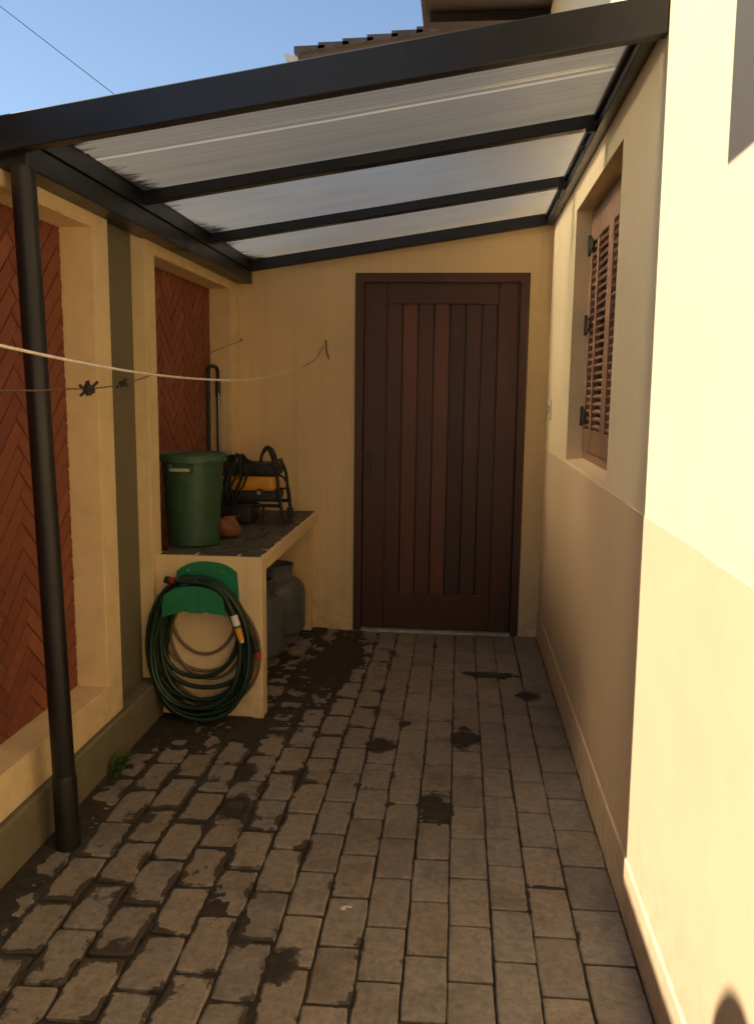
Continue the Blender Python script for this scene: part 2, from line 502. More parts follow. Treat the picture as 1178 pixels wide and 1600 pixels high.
PY0 = -2.2
def sstep(a, b, v):
    t = np.clip((v - a) / (b - a), 0, 1)
    return t * t * (3 - 2 * t)
def bed_height(X, Y, D):
    n = fbm(X, Y, 16, 3, 5)
    n2 = fbm(X, Y, 5, 21, 4)
    left = sstep(-0.34, -0.80, X)
    back = sstep(-0.38, -0.72, X) * sstep(3.25, 4.0, Y)
    h = -0.0085 + 0.006 * (n - 0.5)
    h = h + left * (-0.0015 + 0.011 * np.exp(-(D / 0.014) ** 1.3) * sstep(0.30, 0.66, n2) + 0.006 * (n2 - 0.5) + 0.017 * (n - 0.5))
    h = h + (1 - left) * 0.006 * np.exp(-(D / 0.010) ** 2) * sstep(0.45, 0.8, n2)
    h = h + back * (0.0115 + 0.016 * (n - 0.5))
    # strip of washed-in soil along the foot of the left wall and round the counter
    h = h + sstep(-1.13, -1.27, X + 0.16 * (n2 - 0.5)) * (0.007 + 0.012 * sstep(3.0, 2.5, Y)) * (Y < 3.7)
    d = np.hypot(np.maximum(0, np.abs(X + 1.07) - 0.22), np.maximum(0, np.abs(Y - 3.45) - 0.14))
    h = h + (1 - sstep(0.0, 0.18, d)) * 0.0105
    for (sx, sy, rx, ry, a) in ((-0.753, 2.80, .065, .10, 1), (-0.78, 3.09, .05, .07, 1), (-0.049, 2.871, .06, .11, .9), (0.064, 3.50, .06, .11, 1), (-0.29, 3.385, .06, .07, 1),
                             (0.16, 4.36, .09, .05, 1), (0.30, 4.35, .05, .06, 1), (0.375, 4.06, .05, .07, 1), (-0.20, 3.64, .03, .05, .8), (-0.60, 4.5, .12, .42, 1), (0.295, 2.41, .065, .012, .9), (0.236, 2.36, .010, .10, .9), (-0.42, 1.98, .05, .07, .9), (-0.66, 2.2, .05, .15, .8), (-0.55, 2.08, .03, .14, .8)):
        q = ((X - sx) / rx) ** 2 + ((Y - sy) / ry) ** 2 + 4.2 * (n - 0.5)
        h = h + (1 - sstep(0.5, 1.25, q)) * 0.0125 * a
    return h

def paver_mesh(name, w, l, worn, seed):
    r = random.Random(seed)
    bm = BM()
    hw, hl = w / 2, l / 2
    c = 0.005 + 0.005 * worn
    pts = []
    def edge(ax, ay, bx, by, n):
        for i in range(n):
            t = i / n
            j = (r.random() - 0.5) * (0.0025 + 0.0055 * worn)
            k = (r.random() - 0.5) * (0.0025 + 0.0055 * worn)
            pts.append((ax + (bx - ax) * t + j, ay + (by - ay) * t + k))
    edge(-hw + c, -hl, hw - c, -hl, 2)
    pts.append((hw - c * .4, -hl + c * .4))
    edge(hw, -hl + c, hw, hl - c, 4)
    pts.append((hw - c * .4, hl - c * .4))
    edge(hw - c, hl, -hw + c, hl, 2)
    pts.append((-hw + c * .4, hl - c * .4))
    edge(-hw, hl - c, -hw, -hl + c, 4)
    pts.append((-hw + c * .4, -hl + c * .4))
    n = len(pts)
    dz = [0.0012 * (r.random() - 0.5) for _ in pts]
    bot = [bm.verts.new((x, y, -0.03)) for x, y in pts]
    mid = [bm.verts.new((x, y, -0.0030)) for x, y in pts]
    ins = 0.004 + 0.003 * worn
    top = [bm.verts.new((x * (1 - ins / hw), y * (1 - ins / hl), d)) for (x, y), d in zip(pts, dz)]
    for i in range(n):
        j = (i + 1) % n
        bm.faces.new((bot[i], bot[j], mid[j], mid[i]))
        bm.faces.new((mid[i], mid[j], top[j], top[i]))
    inn = [bm.verts.new((x * (1 - 0.021 / hw), y * (1 - 0.021 / hl), d * .4)) for (x, y), d in zip(pts, dz)]
    for i in range(n):
        j = (i + 1) % n
        bm.faces.new((top[i], top[j], inn[j], inn[i]))
    bm.faces.new(inn)
    me = bpy.data.meshes.new(name)
    bmesh.ops.recalc_face_normals(bm, faces=bm.faces)
    nv = len(bm.verts)
    bm.to_mesh(me); bm.free()
    at = me.attributes.new('edge', 'FLOAT', 'POINT')
    at.data.foreach_set('value', [1.0] * (nv - n) + [0.0] * n)
    me.materials.append(M['paver'])
    return me

PX = [-1.300, -1.178, -1.058, -0.938, -0.812, -0.690, -0.572, -0.454, -0.340, -0.223, -0.107, 0.006, 0.124, 0.236, 0.354, 0.4945]
vari = {}
rest = BM()
paving = bpy.data.objects.new("paving", bpy.data.meshes.new("paving"))
COL.objects.link(paving)
tag(paving, kind="structure")
JOINTS = []
npav = 0
for ci in range(15):
    xa, xb = PX[ci], PX[ci + 1]
    w = xb - xa
    worn = 1.0 if xb < -0.42 else (0.45 if xb < -0.2 else 0.0)
    anchor = {13: 2.41, 12: 2.06, 10: 2.303, 11: 2.437, 9: 2.411, 8: 2.30, 7: 2.42, 6: 2.30}.get(ci, 2.30 + (0.115 if ci % 2 else 0.0) + random.uniform(-.03, .03))
    ys = [anchor]
    while ys[-1] < B - 0.12: ys.append(ys[-1] + 0.232 + random.uniform(-.012, .012))
    ys[-1] = B - 0.004
    while ys[0] > PY0: ys.insert(0, ys[0] - 0.232 + random.uniform(-.012, .012))
    JOINTS.append(ys)
    for y, y_next in zip(ys, ys[1:]):
        L = y_next - y
        gap = 0.0045 + 0.004 * worn + (0.004 if random.random() < .2 else 0)
        yc = y + L / 2
        if y > PY0 and L > 0.05:
            under = xb < -0.86 and 3.7 < yc      # under the counter
            if y + L > 1.35:
                k = (round(w, 3), round(L / 0.02), worn, random.randrange(3))
                if k not in vari: vari[k] = paver_mesh("paver", w - gap, round(L / 0.02) * 0.02 - gap - 0.004, worn, hash(k) % 9999)
                inst("paver", vari[k], ((xa + xb) / 2 + random.uniform(-.0015, .0015), yc, random.uniform(-0.0012, 0.0012) - (0.001 if under else 0)), paving,
                     (random.uniform(-.004, .004), random.uniform(-.006, .006), random.uniform(-.006, .006) * (1 + 2 * worn)), (1, L / (round(L / 0.02) * 0.02), 1))
                npav += 1
            else:
                box(rest, xa + gap / 2, xb - gap / 2, y + gap / 2, y + L - gap / 2, -0.03, 0.0, 0.003)
tag(build("paver_field", rest, M['paver'], paving), kind="stuff")
nx, ny = 250, 520
gx = np.linspace(-1.42, R, nx); gy = np.linspace(1.2, B, ny)
X, Y = np.meshgrid(gx, gy)
D = np.full(X.shape, 1.0)
for ci in range(15):
    sel = (X >= PX[ci] - (.2 if ci == 0 else 0)) & (X < PX[ci + 1] + (.1 if ci == 14 else 0))
    dx = np.minimum(np.abs(X - PX[ci]), np.abs(X - PX[ci + 1]))
    yj = np.array(JOINTS[ci])
    dy = np.min(np.abs(Y[..., None] - yj[None, None, :]), axis=2)
    D = np.where(sel, np.minimum(dx, dy), D)
Z = np.minimum(bed_height(X, Y, D), 0.0055)
verts = np.stack([X.ravel(), Y.ravel(), Z.ravel()], 1)
idx = np.arange(nx * ny).reshape(ny, nx)
faces = np.stack([idx[:-1, :-1].ravel(), idx[:-1, 1:].ravel(), idx[1:, 1:].ravel(), idx[1:, :-1].ravel()], 1)
me = paving.data
me.from_pydata(verts.tolist(), [], faces.tolist())
me.materials.append(M['soil'])
for p in me.polygons: p.use_smooth = True
print("pavers", npav)
sb = BM(); box(sb, -1.42, R, PY0, 1.2, -0.05, -0.009)
tag(build("joint_bed", sb, M['soil'], paving), kind="stuff")
db = BM(); box(db, -30, R, -40, PY0, -0.05, -0.002)
tag(build("driveway", db, M['concrete']), kind="structure")

# ------------------------------------------------------------------ left boundary wall with herringbone panels
lw = empty("boundary_wall", (GX, 3.0, 0), "left boundary wall in olive grey with yellow frames round herringbone brick panels", "wall")
P1 = (1.84, 3.068); P2 = (3.70, 4.926); PZ = (0.32, 2.03)
m = BM()
box(m, -1.56, -1.475, -2.2, 2.415, -0.05, WT - .003); box(m, -1.56, -1.475, 2.415, B + 0.2, -0.05, 2.15)                          # back leaf behind the recesses
for y0, y1 in ((-2.2, P1[0] - 0.13), (P1[1] + 0.13, P2[0] - 0.115), (P2[1] + 0.10, B)):
    if y0 < 2: box(m, -1.475, GX, y0, y1, -0.05, WT - .003)
    else: box(m, -1.475, GX, y0, y1, -0.05, 2.15)
for y0, y1 in ((P1[0] - 0.13, P1[1] + 0.13), (P2[0] - 0.115, P2[1] + 0.10)):
    box(m, -1.475, GX, y0, y1, -0.05, PZ[0] - 0.13)
    box(m, -1.475, GX, y0, y1, PZ[1] + 0.118, 2.15)
box(m, -1.475, GX, P1[0] - 0.13, 2.415, 2.151, WT - .003)
build("wall_body", m, M['olive'], lw)
m = BM(); box(m, -1.58, FX, -2.2, 2.415, WT - 0.09, WT + 0.004, 0.008)
# coping stops short of the canopy gutter
cop = build("coping", m, M['olive'], lw)
m = BM(); box(m, GX, LB, -2.2, 3.618, -0.05, 0.178, 0.006)
build("plinth", m, M['olive'], lw)
def frame(y0, y1, wn_, wf, name="panel_frame"):
    f = BM()
    # ring outline in (y, z), from BX-0.03 to FX
    o = [(y0 - wn_, PZ[0] - 0.14), (y1 + wf, PZ[0] - 0.14), (y1 + wf, PZ[1] + 0.125), (y0 - wn_, PZ[1] + 0.125)]
    i = [(y0, PZ[0]), (y1, PZ[0]), (y1, PZ[1]), (y0, PZ[1])]
    for xa, flip in ((-1.47, 1), (FX, 0)):
        pass
    va = {}
    for key, ring in (('o', o), ('i', i)):
        for lab, x in (('b', -1.472), ('f', FX)):
            va[key + lab] = [f.verts.new((x, p[0], p[1])) for p in ring]
    for k in range(4):
        j = (k + 1) % 4
        f.faces.new((va['of'][k], va['of'][j], va['if'][j], va['if'][k]))
        f.faces.new((va['ob'][k], va['ib'][k], va['ib'][j], va['ob'][j]))
        f.faces.new((va['of'][k], va['ob'][k], va['ob'][j], va['of'][j]))
        f.faces.new((va['if'][k], va['if'][j], va['ib'][j], va['ib'][k]))
    bmesh.ops.bevel(f, geom=[e for e in f.edges if all(abs(v.co.x - FX) < 1e-4 for v in e.verts)], offset=0.004, segments=2, affect='EDGES')
    return build(name, f, M['frameyel'], lw)
frame(P1[0], P1[1], 0.137, 0.137)
frame(P2[0], P2[1], 0.117, 0.19)

def clip_poly(poly, y0, y1, z0, z1):
    for ax, lim, s in ((0, y0, 1), (0, y1, -1), (1, z0, 1), (1, z1, -1)):
        out = []
        for k in range(len(poly)):
            a, b = poly[k], poly[(k + 1) % len(poly)]
            ia = (a[ax] - lim) * s >= 0; ib = (b[ax] - lim) * s >= 0
            if ia: out.append(a)
            if ia != ib:
                t = (lim - a[ax]) / (b[ax] - a[ax])
                out.append((a[0] + (b[0] - a[0]) * t, a[1] + (b[1] - a[1]) * t))
        poly = out
        if len(poly) < 3: return None
    return poly
def area(p): return abs(sum(p[i][0] * p[(i + 1) % len(p)][1] - p[(i + 1) % len(p)][0] * p[i][1] for i in range(len(p)))) / 2

def herringbone(y0, y1, ymin, u, oy, oz):
    mb = BM(); box(mb, -1.474, BX - 0.0055, y0 + .001, y1 - .001, PZ[0] + .001, PZ[1] - .001)
    build("mortar_bed", mb, M['mortar'], lw)
    n, g = 4, 0.0034
    loose = BM(); nb = 0
    c45 = math.sqrt(0.5)
    for i in range(-60, 61):
        for j in range(-8, 9):
            for kind in (0, 1):
                bx0, bz0 = i + j * n, i - j * n
                if kind == 0: r = (bx0, bx0 + n, bz0, bz0 + 1)
                else:
                    c = i + j * n; rr = i - j * n
                    r = (c, c + 1, rr - 2 * n + 1, rr - n + 1)
                q = [(r[0] * u + g, r[2] * u + g), (r[1] * u - g, r[2] * u + g), (r[1] * u - g, r[3] * u - g), (r[0] * u + g, r[3] * u - g)]
                q = [(oy + (a - b) * c45, oz + (a + b) * c45) for a, b in q]
                p = clip_poly(q, y0 + .002, y1 - .002, PZ[0] + .002, PZ[1] - .002)
                if not p or area(p) < 2e-5: continue
                d = random.uniform(-0.0014, 0.0012)
                far_in = max(a for a, _ in p) > ymin
                bm = BM() if far_in else loose
                cy = sum(a for a, _ in p) / len(p); cz = sum(b for _, b in p) / len(p)
                bk = [bm.verts.new((BX - 0.02, a, b)) for a, b in p]
                md = [bm.verts.new((BX - 0.0025 + d, a, b)) for a, b in p]
                tp = [bm.verts.new((BX + d + random.uniform(-.0006, .0006), a + (cy - a) * min(.5, 0.003 / max(1e-4, abs(cy - a) + 1e-4)), b + (cz - b) * min(.5, 0.003 / max(1e-4, abs(cz - b) + 1e-4)))) for a, b in p]
                k = len(p)
                for s in range(k):
                    t = (s + 1) % k
                    bm.faces.new((bk[s], bk[t], md[t], md[s])); bm.faces.new((md[s], md[t], tp[t], tp[s]))
                bm.faces.new(tp)
                if far_in: build("brick", bm, M['brick'], lw); nb += 1
    if len(loose.verts): tag(build("brick_field", loose, M['brick'], lw), kind="stuff")
    return nb
nb = herringbone(P1[0], P1[1], 2.40, 0.0605, 2.568, 0.803)
nb += herringbone(P2[0], P2[1], 3.0, 0.0605, 4.30, 0.90)
print("bricks", nb)

# ball added out of view on the wall to cast a round shadow
m = BM()
lathe(m, [(0.0, 0), (0.10, 0), (0.10, 0.03), (0.06, 0.05), (0.055, 0.09), (0.10, 0.12), (0.13, 0.16), (0.145, 0.21), (0.140, 0.265), (0.115, 0.315), (0.07, 0.342), (0.0, 0.350)], (-1.42, 1.470, WT + 0.004), 28)
tag(build("shadow_ball", m, M['olive'], None, 40, origin=(-1.42, 1.455, WT)), "unseen ball added on the left boundary wall to cast a round shadow", "shadow caster")

# ------------------------------------------------------------------ end wall with door
ew = empty("end_wall", (-0.1, B, 0), "yellow plaster end wall with dark wooden door under the canopy", "wall")
DX0, DX1, DZ = -0.622, 0.385, 2.142
def ewall(bm, x0, x1, z0, z1): box(bm, x0, x1, B, B + 0.15, z0, z1)
m = BM()
# roof slope line above the canopy
prism(m, [(-1.56, -0.05), (DX0, -0.05), (DX0, DZ), (DX1, DZ), (DX1, -0.05), (R + .2, -0.05), (R + .2, 2.62), (-1.56, 2.30)], 'y', B, B + 0.15)
build("wall_body", m, M['yellow'], ew)
door = empty("door", (0, 0, 0)); door.parent = ew
door.location = (-0.02, 0, 0)
FT = 0.048
m = BM()
prism(m, [(DX0, 0.0), (DX0 + FT, 0.0), (DX0 + FT, DZ - FT), (DX1 - FT, DZ - FT), (DX1 - FT, 0.0), (DX1, 0.0), (DX1, DZ), (DX0, DZ)], 'y', B - 0.012, B + 0.12)
bmesh.ops.bevel(m, geom=[e for e in m.edges if all(abs(v.co.y - (B - 0.012)) < 1e-4 for v in e.verts)], offset=0.005, segments=2, affect='EDGES')
build("door_frame", m, M['door'], door)
lx0, lx1, lz0, lz1 = DX0 + FT + 0.003, DX1 - FT - 0.003, 0.014, DZ - FT - 0.003
px0, px1, pz0, pz1 = -0.437, 0.210, 0.235, 1.968
ly = B + 0.014
for nm, a in (("stile", (lx0, px0, lz0, lz1)), ("stile", (px1, lx1, lz0, lz1)), ("top_rail", (px0 + .001, px1 - .001, pz1, lz1)), ("bottom_rail", (px0 + .001, px1 - .001, lz0, pz0))):
    m = BM(); box(m, a[0], a[1], ly, ly + 0.036, a[2], a[3], 0.0035, 2)
    build(nm, m, M['door'], door)
npl = 7
pw = (px1 - px0) / npl
for k in range(npl):
    a = px0 + k * pw; b = a + pw
    m = BM()
    t = 0.012                                  # chamfered top corners of each board
    prism(m, [(a + .0008, pz0 - .01), (b - .0008, pz0 - .01), (b - .0008, pz1 - t), (b - t, pz1 + .004), (a + t, pz1 + .004), (a + .0008, pz1 - t)], 'y', ly + 0.010, ly + 0.03)
    bmesh.ops.bevel(m, geom=[e for e in m.edges if all(abs(v.co.y - (ly + 0.010)) < 1e-4 for v in e.verts)], offset=0.004, segments=2, affect='EDGES')
    build("plank", m, M['plankred'] if k in (1, 3) else M['plank'], door)
    # narrow moulding bead down each joint
    if k:
        m = BM(); tube(m, [(a, ly + 0.013, pz0), (a, ly + 0.013, pz1)], 0.0035, 6)
        build("bead", m, M['plank'], door, True)
m = BM(); box(m, px0 - .02, px1 + .02, ly + 0.03, ly + 0.035, pz0 - .02, pz1 + .02)
build("backing_board", m, M['door'], door)
m = BM(); box(m, DX0 - .05, DX1 + .05, B + 0.151, B + 0.20, -0.05, DZ + .05)
build("light_stop", m, M['hinge'], ew)  # unseen panel added behind the door to keep light from leaking in
m = BM(); box(m, -0.552, -0.522, ly - 0.004, ly + 0.001, 0.93, 1.10, 0.002); lathe(m, [(0.0, 0), (0.010, 0), (0.010, 0.008), (0, 0.008)], (-0.537, ly - 0.004, 1.06), 12)
build("lock_plate", m, M['hinge'], door)
for z in (0.28, 1.06, 1.84):
    m = BM(); tube(m, [(DX1 - FT - .004, B + .009, z - .04), (DX1 - FT - .004, B + .009, z + .04)], 0.006, 8)
    build("hinge", m, M['hinge'], door, 40)
m = BM(); box(m, DX0 + FT, DX1 - FT, B - 0.03, B + 0.10, -0.02, 0.011, 0.003)
build("threshold", m, M['threshold'], ew)

# ------------------------------------------------------------------ house on the right
hs = empty("house", (R, 3.0, 0), "cream and tan painted house wall with louvred window on the right", "house")
WY0, WY1, WZ0, WZ1 = 2.985, 4.110, 1.152, 2.280     # window opening
WZ = 1.139                                            # top of the wainscot
HZ = 3.95
m = BM()
T = 0.22
ya, yb_ = -6.0, 9.0
def wallpiece(bm, y0, y1, z0, z1): box(bm, R, R + T, y0, y1, z0, z1)
wallpiece(m, ya, WY0, 0.0, HZ); wallpiece(m, WY1, yb_, 0.0, HZ)
wallpiece(m, WY0, WY1, WZ1, HZ); wallpiece(m, WY0, WY1, 0.0, WZ0)
bmesh.ops.remove_doubles(m, verts=m.verts, dist=1e-5)
build("wall_body", m, M['cream'], hs)
m = BM()
wob = [(y, WZ + 0.0016 * math.sin(y * 7.3) + random.uniform(-.0012, .0012)) for y in np.arange(yb_, ya - .01, -0.06)]
prism(m, [(ya, 0.10), (yb_, 0.10)] + wob, 'x', R - 0.0025, R - 0.0003)
build("wainscot", m, M['tan'], hs)
m = BM()
prism(m, [(SK, -0.05), (R + .01, -0.05), (R + .01, 0.166), (R - 0.0028, 0.164), (SK + 0.0015, 0.161), (SK, 0.158)], 'y', ya, B)
build("skirting", m, M['skirt'], hs)
# body of the house behind the wall
m = BM(); box(m, R + T, 9.0, ya, yb_, -0.05, HZ - .02)
build("interior_mass", m, M['cream'], hs)

win = empty("window", (0, 0, 0)); win.parent = hs
RX = R + 0.078                                        # depth of the reveal
m = BM(); box(m, R + 0.02, R + T - .005, WY0, WY1, WZ0 - 0.03, WZ0 + 0.004); 
# sloped sill
m.free(); m = BM(); prism(m, [(R + 0.0005, WZ0 - 0.0), (R + T - .004, WZ0 - 0.0), (R + T - .004, WZ0 + 0.018), (R + 0.0005, WZ0 + 0.003)], 'y', WY0 + .001, WY1 - .001)
build("sill", m, M['tan'], win)
m = BM()
fw_ = 0.022
prism(m, [(WY0, WZ0 + .012), (WY1, WZ0 + .012), (WY1, WZ1), (WY0, WZ1)], 'x', RX + 0.030, RX + 0.034)
build("backing", m, M['hinge'], win)
m = BM()
o = [(WY0, WZ0 + .012), (WY1, WZ0 + .012), (WY1, WZ1), (WY0, WZ1)]
i_ = [(WY0 + fw_, WZ0 + .05), (WY1 - fw_, WZ0 + .05), (WY1 - fw_, WZ1 - fw_), (WY0 + fw_, WZ1 - fw_)]
for k in range(4):
    j = (k + 1) % 4
    q = [o[k], o[j], i_[j], i_[k]]
    prism(m, q, 'x', RX - 0.002, RX + 0.028)
build("frame", m, M['shutter'], win)
# two shutter leaves, each with two columns of louvres
ymid = (WY0 + WY1) / 2
for (l0, l1, far) in ((ymid + .002, WY1 - fw_ - .002, True), (WY0 + fw_ + .002, ymid - .002, False)):
    leaf_z0, leaf_z1 = WZ0 + .052, WZ1 - fw_ - .002
    st = 0.052
    mid0 = l0 + (l1 - l0) * (0.60 if far else 0.40)
    bars = [(l0, l0 + st), (mid0 - .022, mid0 + .022), (l1 - st, l1)]
    m = BM()
    for a, b in bars: box(m, RX - 0.012, RX + 0.014, a, b, leaf_z0, leaf_z1, 0.002)
    for a, b in ((leaf_z0, leaf_z0 + 0.10), (leaf_z1 - 0.13, leaf_z1)):
        box(m, RX - 0.0105, RX + 0.0125, l0 + .004, l1 - .004, a + .002, b - .002, 0.002)
    build("shutter_leaf", m, M['shutter'], win)
    nl = 25
    zz0, zz1 = leaf_z0 + 0.10, leaf_z1 - 0.13
    for a, b in ((bars[0][1], bars[1][0]), (bars[1][1], bars[2][0])):
        m = BM()
        box(m, -0.012, 0.012, 0, b - a - .001, -0.0055, 0.0055, 0.002)
        bmesh.ops.rotate(m, verts=m.verts, cent=(0, 0, 0), matrix=Matrix.Rotation(math.radians(-24), 3, 'Y'))
        lm = bpy.data.meshes.new("slat"); m.to_mesh(lm); m.free(); lm.materials.append(M['shutter'])
        for k in range(nl):
            inst("slat", lm, (RX + 0.004, a + .0005, zz0 + (k + .5) * (zz1 - zz0) / nl), win)
for z in (1.36, 1.77, 2.12):
    m = BM(); box(m, RX - 0.018, RX - 0.0115, WY1 - 0.085, WY1 - 0.012, z - 0.032, z + 0.032, 0.002)
    tube(m, [(RX - 0.02, WY1 - 0.036, z - 0.045), (RX - 0.02, WY1 - 0.036, z + 0.045)], 0.008, 8)
    box(m, RX - 0.019, RX - 0.0125, WY1 - 0.125, WY1 - 0.086, z - 0.016, z + 0.016, 0.002)
    build("hinge", m, M['hinge'], win)
# light switch near the door
m = BM(); box(m, R - 0.009, R, 4.86, 4.92, 1.315, 1.43, 0.003)
sp = build("switch_plate", m, M['cream'], hs)
m = BM(); box(m, R - 0.012, R - 0.0085, 4.876, 4.904, 1.35, 1.395, 0.002)
build("switch", m, M['hinge'], sp)
# eave with timber soffit, tiles above
m = BM(); box(m, -0.27, R, ya, 6.1, 3.84, 3.88)
for k in range(60):
    pass
build("soffit", m, M['soffit'], hs)
m = BM(); prism(m, [(-0.30, 3.83), (-0.27, 3.83), (-0.27, 3.881), (R, 3.881), (9.2, 6.05), (9.2, 6.15), (-0.30, 3.98)], 'y', ya - .2, 6.12)
build("roof", m, M['soffit'], hs)
for y in np.arange(4.2, 6.0, 0.55):
    m = BM(); box(m, -0.25, R - .001, y, y + 0.05, 3.78, 3.839, 0.003)
    build("rafter_tail", m, M['soffit'], hs)
# unseen block added over the near wall to cast the upper shadow patch
m = BM()
bz = 1.899 + 1.2 * 0.60
box(m, R - 0.60, R, -4.5, 1.835, bz, bz + 0.95, 0.004)
build("shadow_block", m, M['cream'], hs)

# ------------------------------------------------------------------ canopy
FY = 2.40
SL = 0.148
def sz(x): return 2.214 + SL * (x + 1.205)            # underside of the sheets
cn = empty("canopy", (-0.4, FY, 2.1), "lean to canopy of weathered translucent sheets on black metal rafters", "canopy")
def rafter(name, y0, y1, h, top=0.0, xa=-1.235, xb=0.463, bev=0.003):
    m = BM()
    prism(m, [(xa, sz(xa) - h), (xb, sz(xb) - h), (xb, sz(xb) + top), (xa, sz(xa) + top)], 'y', y0, y1)
    bmesh.ops.bevel(m, geom=list(m.edges), offset=bev, segments=1, affect='EDGES')
    return build(name, m, M['black'], cn)
rafter("front_rafter", FY, FY + 0.045, 0.092, 0.004, -1.318, R - 0.001)
rafter("rafter", 3.325, 3.375, 0.046)
rafter("rafter", 4.225, 4.275, 0.046)
rafter("back_rafter", B - 0.05, B - 0.001, 0.062)
# gutter beam on the left: box, with a lip above it
m = BM()
box(m, -1.342, -1.236, FY + 0.046, B - 0.002, 2.078, 2.150, 0.004)
gutter = build("gutter_beam", m, M['black'], cn)
m = BM()
prism(m, [(-1.36, 2.151), (-1.228, 2.151), (-1.228, 2.218), (-1.25, 2.218), (-1.25, 2.170), (-1.34, 2.170), (-1.34, 2.190), (-1.36, 2.190)], 'y', FY + 0.046, B - 0.002)
build("gutter_lip", m, M['black'], cn)
# ledger on the house wall
m = BM(); box(m, 0.464, R - 0.0005, FY + 0.046, B - 0.002, sz(0.48) - 0.062, sz(0.48) + 0.03, 0.003)
build("ledger", m, M['black'], cn)
m = BM(); box(m, 0.449, 0.4635, FY + 0.046, B - 0.052, sz(0.48) - 0.028, sz(0.48) - 0.010, 0.002)
build("ledger_flange", m, M['black'], cn)
for y in (2.52, 3.30, 3.62, 4.20, 4.48):
    m = BM(); tube(m, [(0.463, y, sz(0.48) - 0.045), (0.453, y, sz(0.48) - 0.045)], 0.009, 6)
    build("bolt", m, M['hinge'], cn)
for y in (3.35, 4.25):
    m = BM(); box(m, 0.426, 0.4635, y - 0.034, y - 0.0255, sz(0.44) - 0.062, sz(0.44) - 0.005, 0.001)
    build("bracket", m, M['black'], cn)
# three sheets between the rafters, gently fluted
for y0, y1 in ((FY + 0.012, 3.35), (3.352, 4.25), (4.252, B - 0.001)):
    m = BM()
    n = 90
    ra = []
    for k in range(n + 1):
        y = y0 + (y1 - y0) * k / n
        dz = 0.0012 * math.sin(k * 2.1) + 0.0015 * math.sin(y * 9)
        # one raised joining rib in the near sheet
        if y0 < 2.5 and abs(y - 2.84) < 0.012: dz += 0.007
        ra.append([m.verts.new((x, y, sz(x) + 0.0005 + dz - (0.004 * math.sin((x + 1.23) / 1.72 * math.pi)))) for x in (-1.31, -0.9, -0.4, 0.1, 0.501)])
    for a, b in zip(ra, ra[1:]):
        for q in range(4): m.faces.new((a[q], a[q + 1], b[q + 1], b[q]))
    build("roof_sheet", m, M['sheet'], cn, True)

# ------------------------------------------------------------------ black rain pipe
dp = empty("rain_pipe", (-1.214, 2.47, 0), "black round rain pipe running from the gutter to the paving", "pipe")
m = BM(); tube(m, [(-1.214, 2.47, 0.0), (-1.262, 2.47, 2.082)], 0.0345, 24)
build("pipe", m, M['pipe'], dp, 40)
m = BM(); tube(m, [(-1.214, 2.47, 0.0), (-1.2195, 2.47, 0.236), (-1.2198, 2.47, 0.246)], [0.0385, 0.0380, 0.0355], 24)
build("collar", m, M['pipe'], dp, 40)

# ------------------------------------------------------------------ counter
CY0, CXR, CZ = 3.62, -0.842, 0.735
ct = empty("counter", (-1.1, 4.3, 0), "yellow masonry counter with stone topped slab against the left wall", "counter")
m = BM(); box(m, GX + .001, CXR, CY0, CY0 + 0.085, -0.02, CZ, 0.005, 2)
build("end_panel", m, M['yellow'], ct)
m = BM(); box(m, FX + .001, CXR - 0.0015, CY0 + 0.086, B - .001, CZ - 0.068, CZ - 0.012)
box(m, CXR - 0.055, CXR - 0.001, CY0 + 0.0855, B - .0015, CZ - 0.069, CZ - 0.001, 0.003)
build("slab", m, M['yellow'], ct)
m = BM(); box(m, FX + .001, CXR - 0.03, B - 0.075, B - .0015, -0.02, CZ - 0.070, 0.003)
build("rear_support", m, M['yellow'], ct)
m = BM(); box(m, FX + .002, CXR - 0.0556, CY0 + 0.0865, B - .002, CZ - 0.0118, CZ - 0.004)
build("soil_bed", m, M['soil'], ct)
yy = CY0 + 0.009
row = 0
while yy < B - 0.03:
    d = random.uniform(0.14, 0.20)
    if yy + d > B - 0.05: d = B - 0.006 - yy
    x = FX + 0.004 - random.uniform(0, 0.06)
    while x < CXR - 0.02:
        w = random.uniform(0.13, 0.21)
        xe = min(x + w, CXR - 0.008)
        if CXR - xe < 0.05: xe = CXR - 0.008
        xs = max(x, FX + 0.004)
        if xe - xs > 0.03:
            me_ = paver_mesh("top_stone", xe - xs - 0.012, d - 0.012, 0.8, random.randrange(9999))
            for v in me_.vertices: v.co.z *= 0.3
            me_.materials.clear(); me_.materials.append(M['topstone'])
            inst("top_stone", me_, ((xs + xe) / 2, yy + d / 2, CZ + 0.0015 + random.uniform(-.001, .001)), ct, (0, 0, random.uniform(-.03, .03)))
        x = xe
    yy += d

# ------------------------------------------------------------------ green bin
bc = (-1.232, 3.90, CZ + 0.006)
gb = empty("lidded_bin", bc, "green plastic bin with lid on the counter", "bin")
m = BM(); lathe(m, [(0, 0), (0.112, 0), (0.118, 0.006), (0.138, 0.36), (0.140, 0.385), (0.150, 0.388), (0.150, 0.402), (0.14, 0.402)], bc, 40)
build("body", m, M['bin'], gb, 35)
m = BM(); lathe(m, [(0.152, 0.394), (0.157, 0.394), (0.157, 0.418), (0.150, 0.426), (0.138, 0.428), (0.132, 0.420), (0.10, 0.424), (0.0, 0.430)], bc, 40)
build("lid", m, M['binlid'], gb, 35)
m = BM()
ang = math.radians(-97)
pts = []
for k in range(-6, 7):
    a = ang + k * 0.054
    pts.append((bc[0] + 0.148 * math.cos(a), bc[1] + 0.148 * math.sin(a), bc[2] + 0.358))
tube(m, pts, 0.0085, 8)
build("grip", m, M['grip'], gb, True)
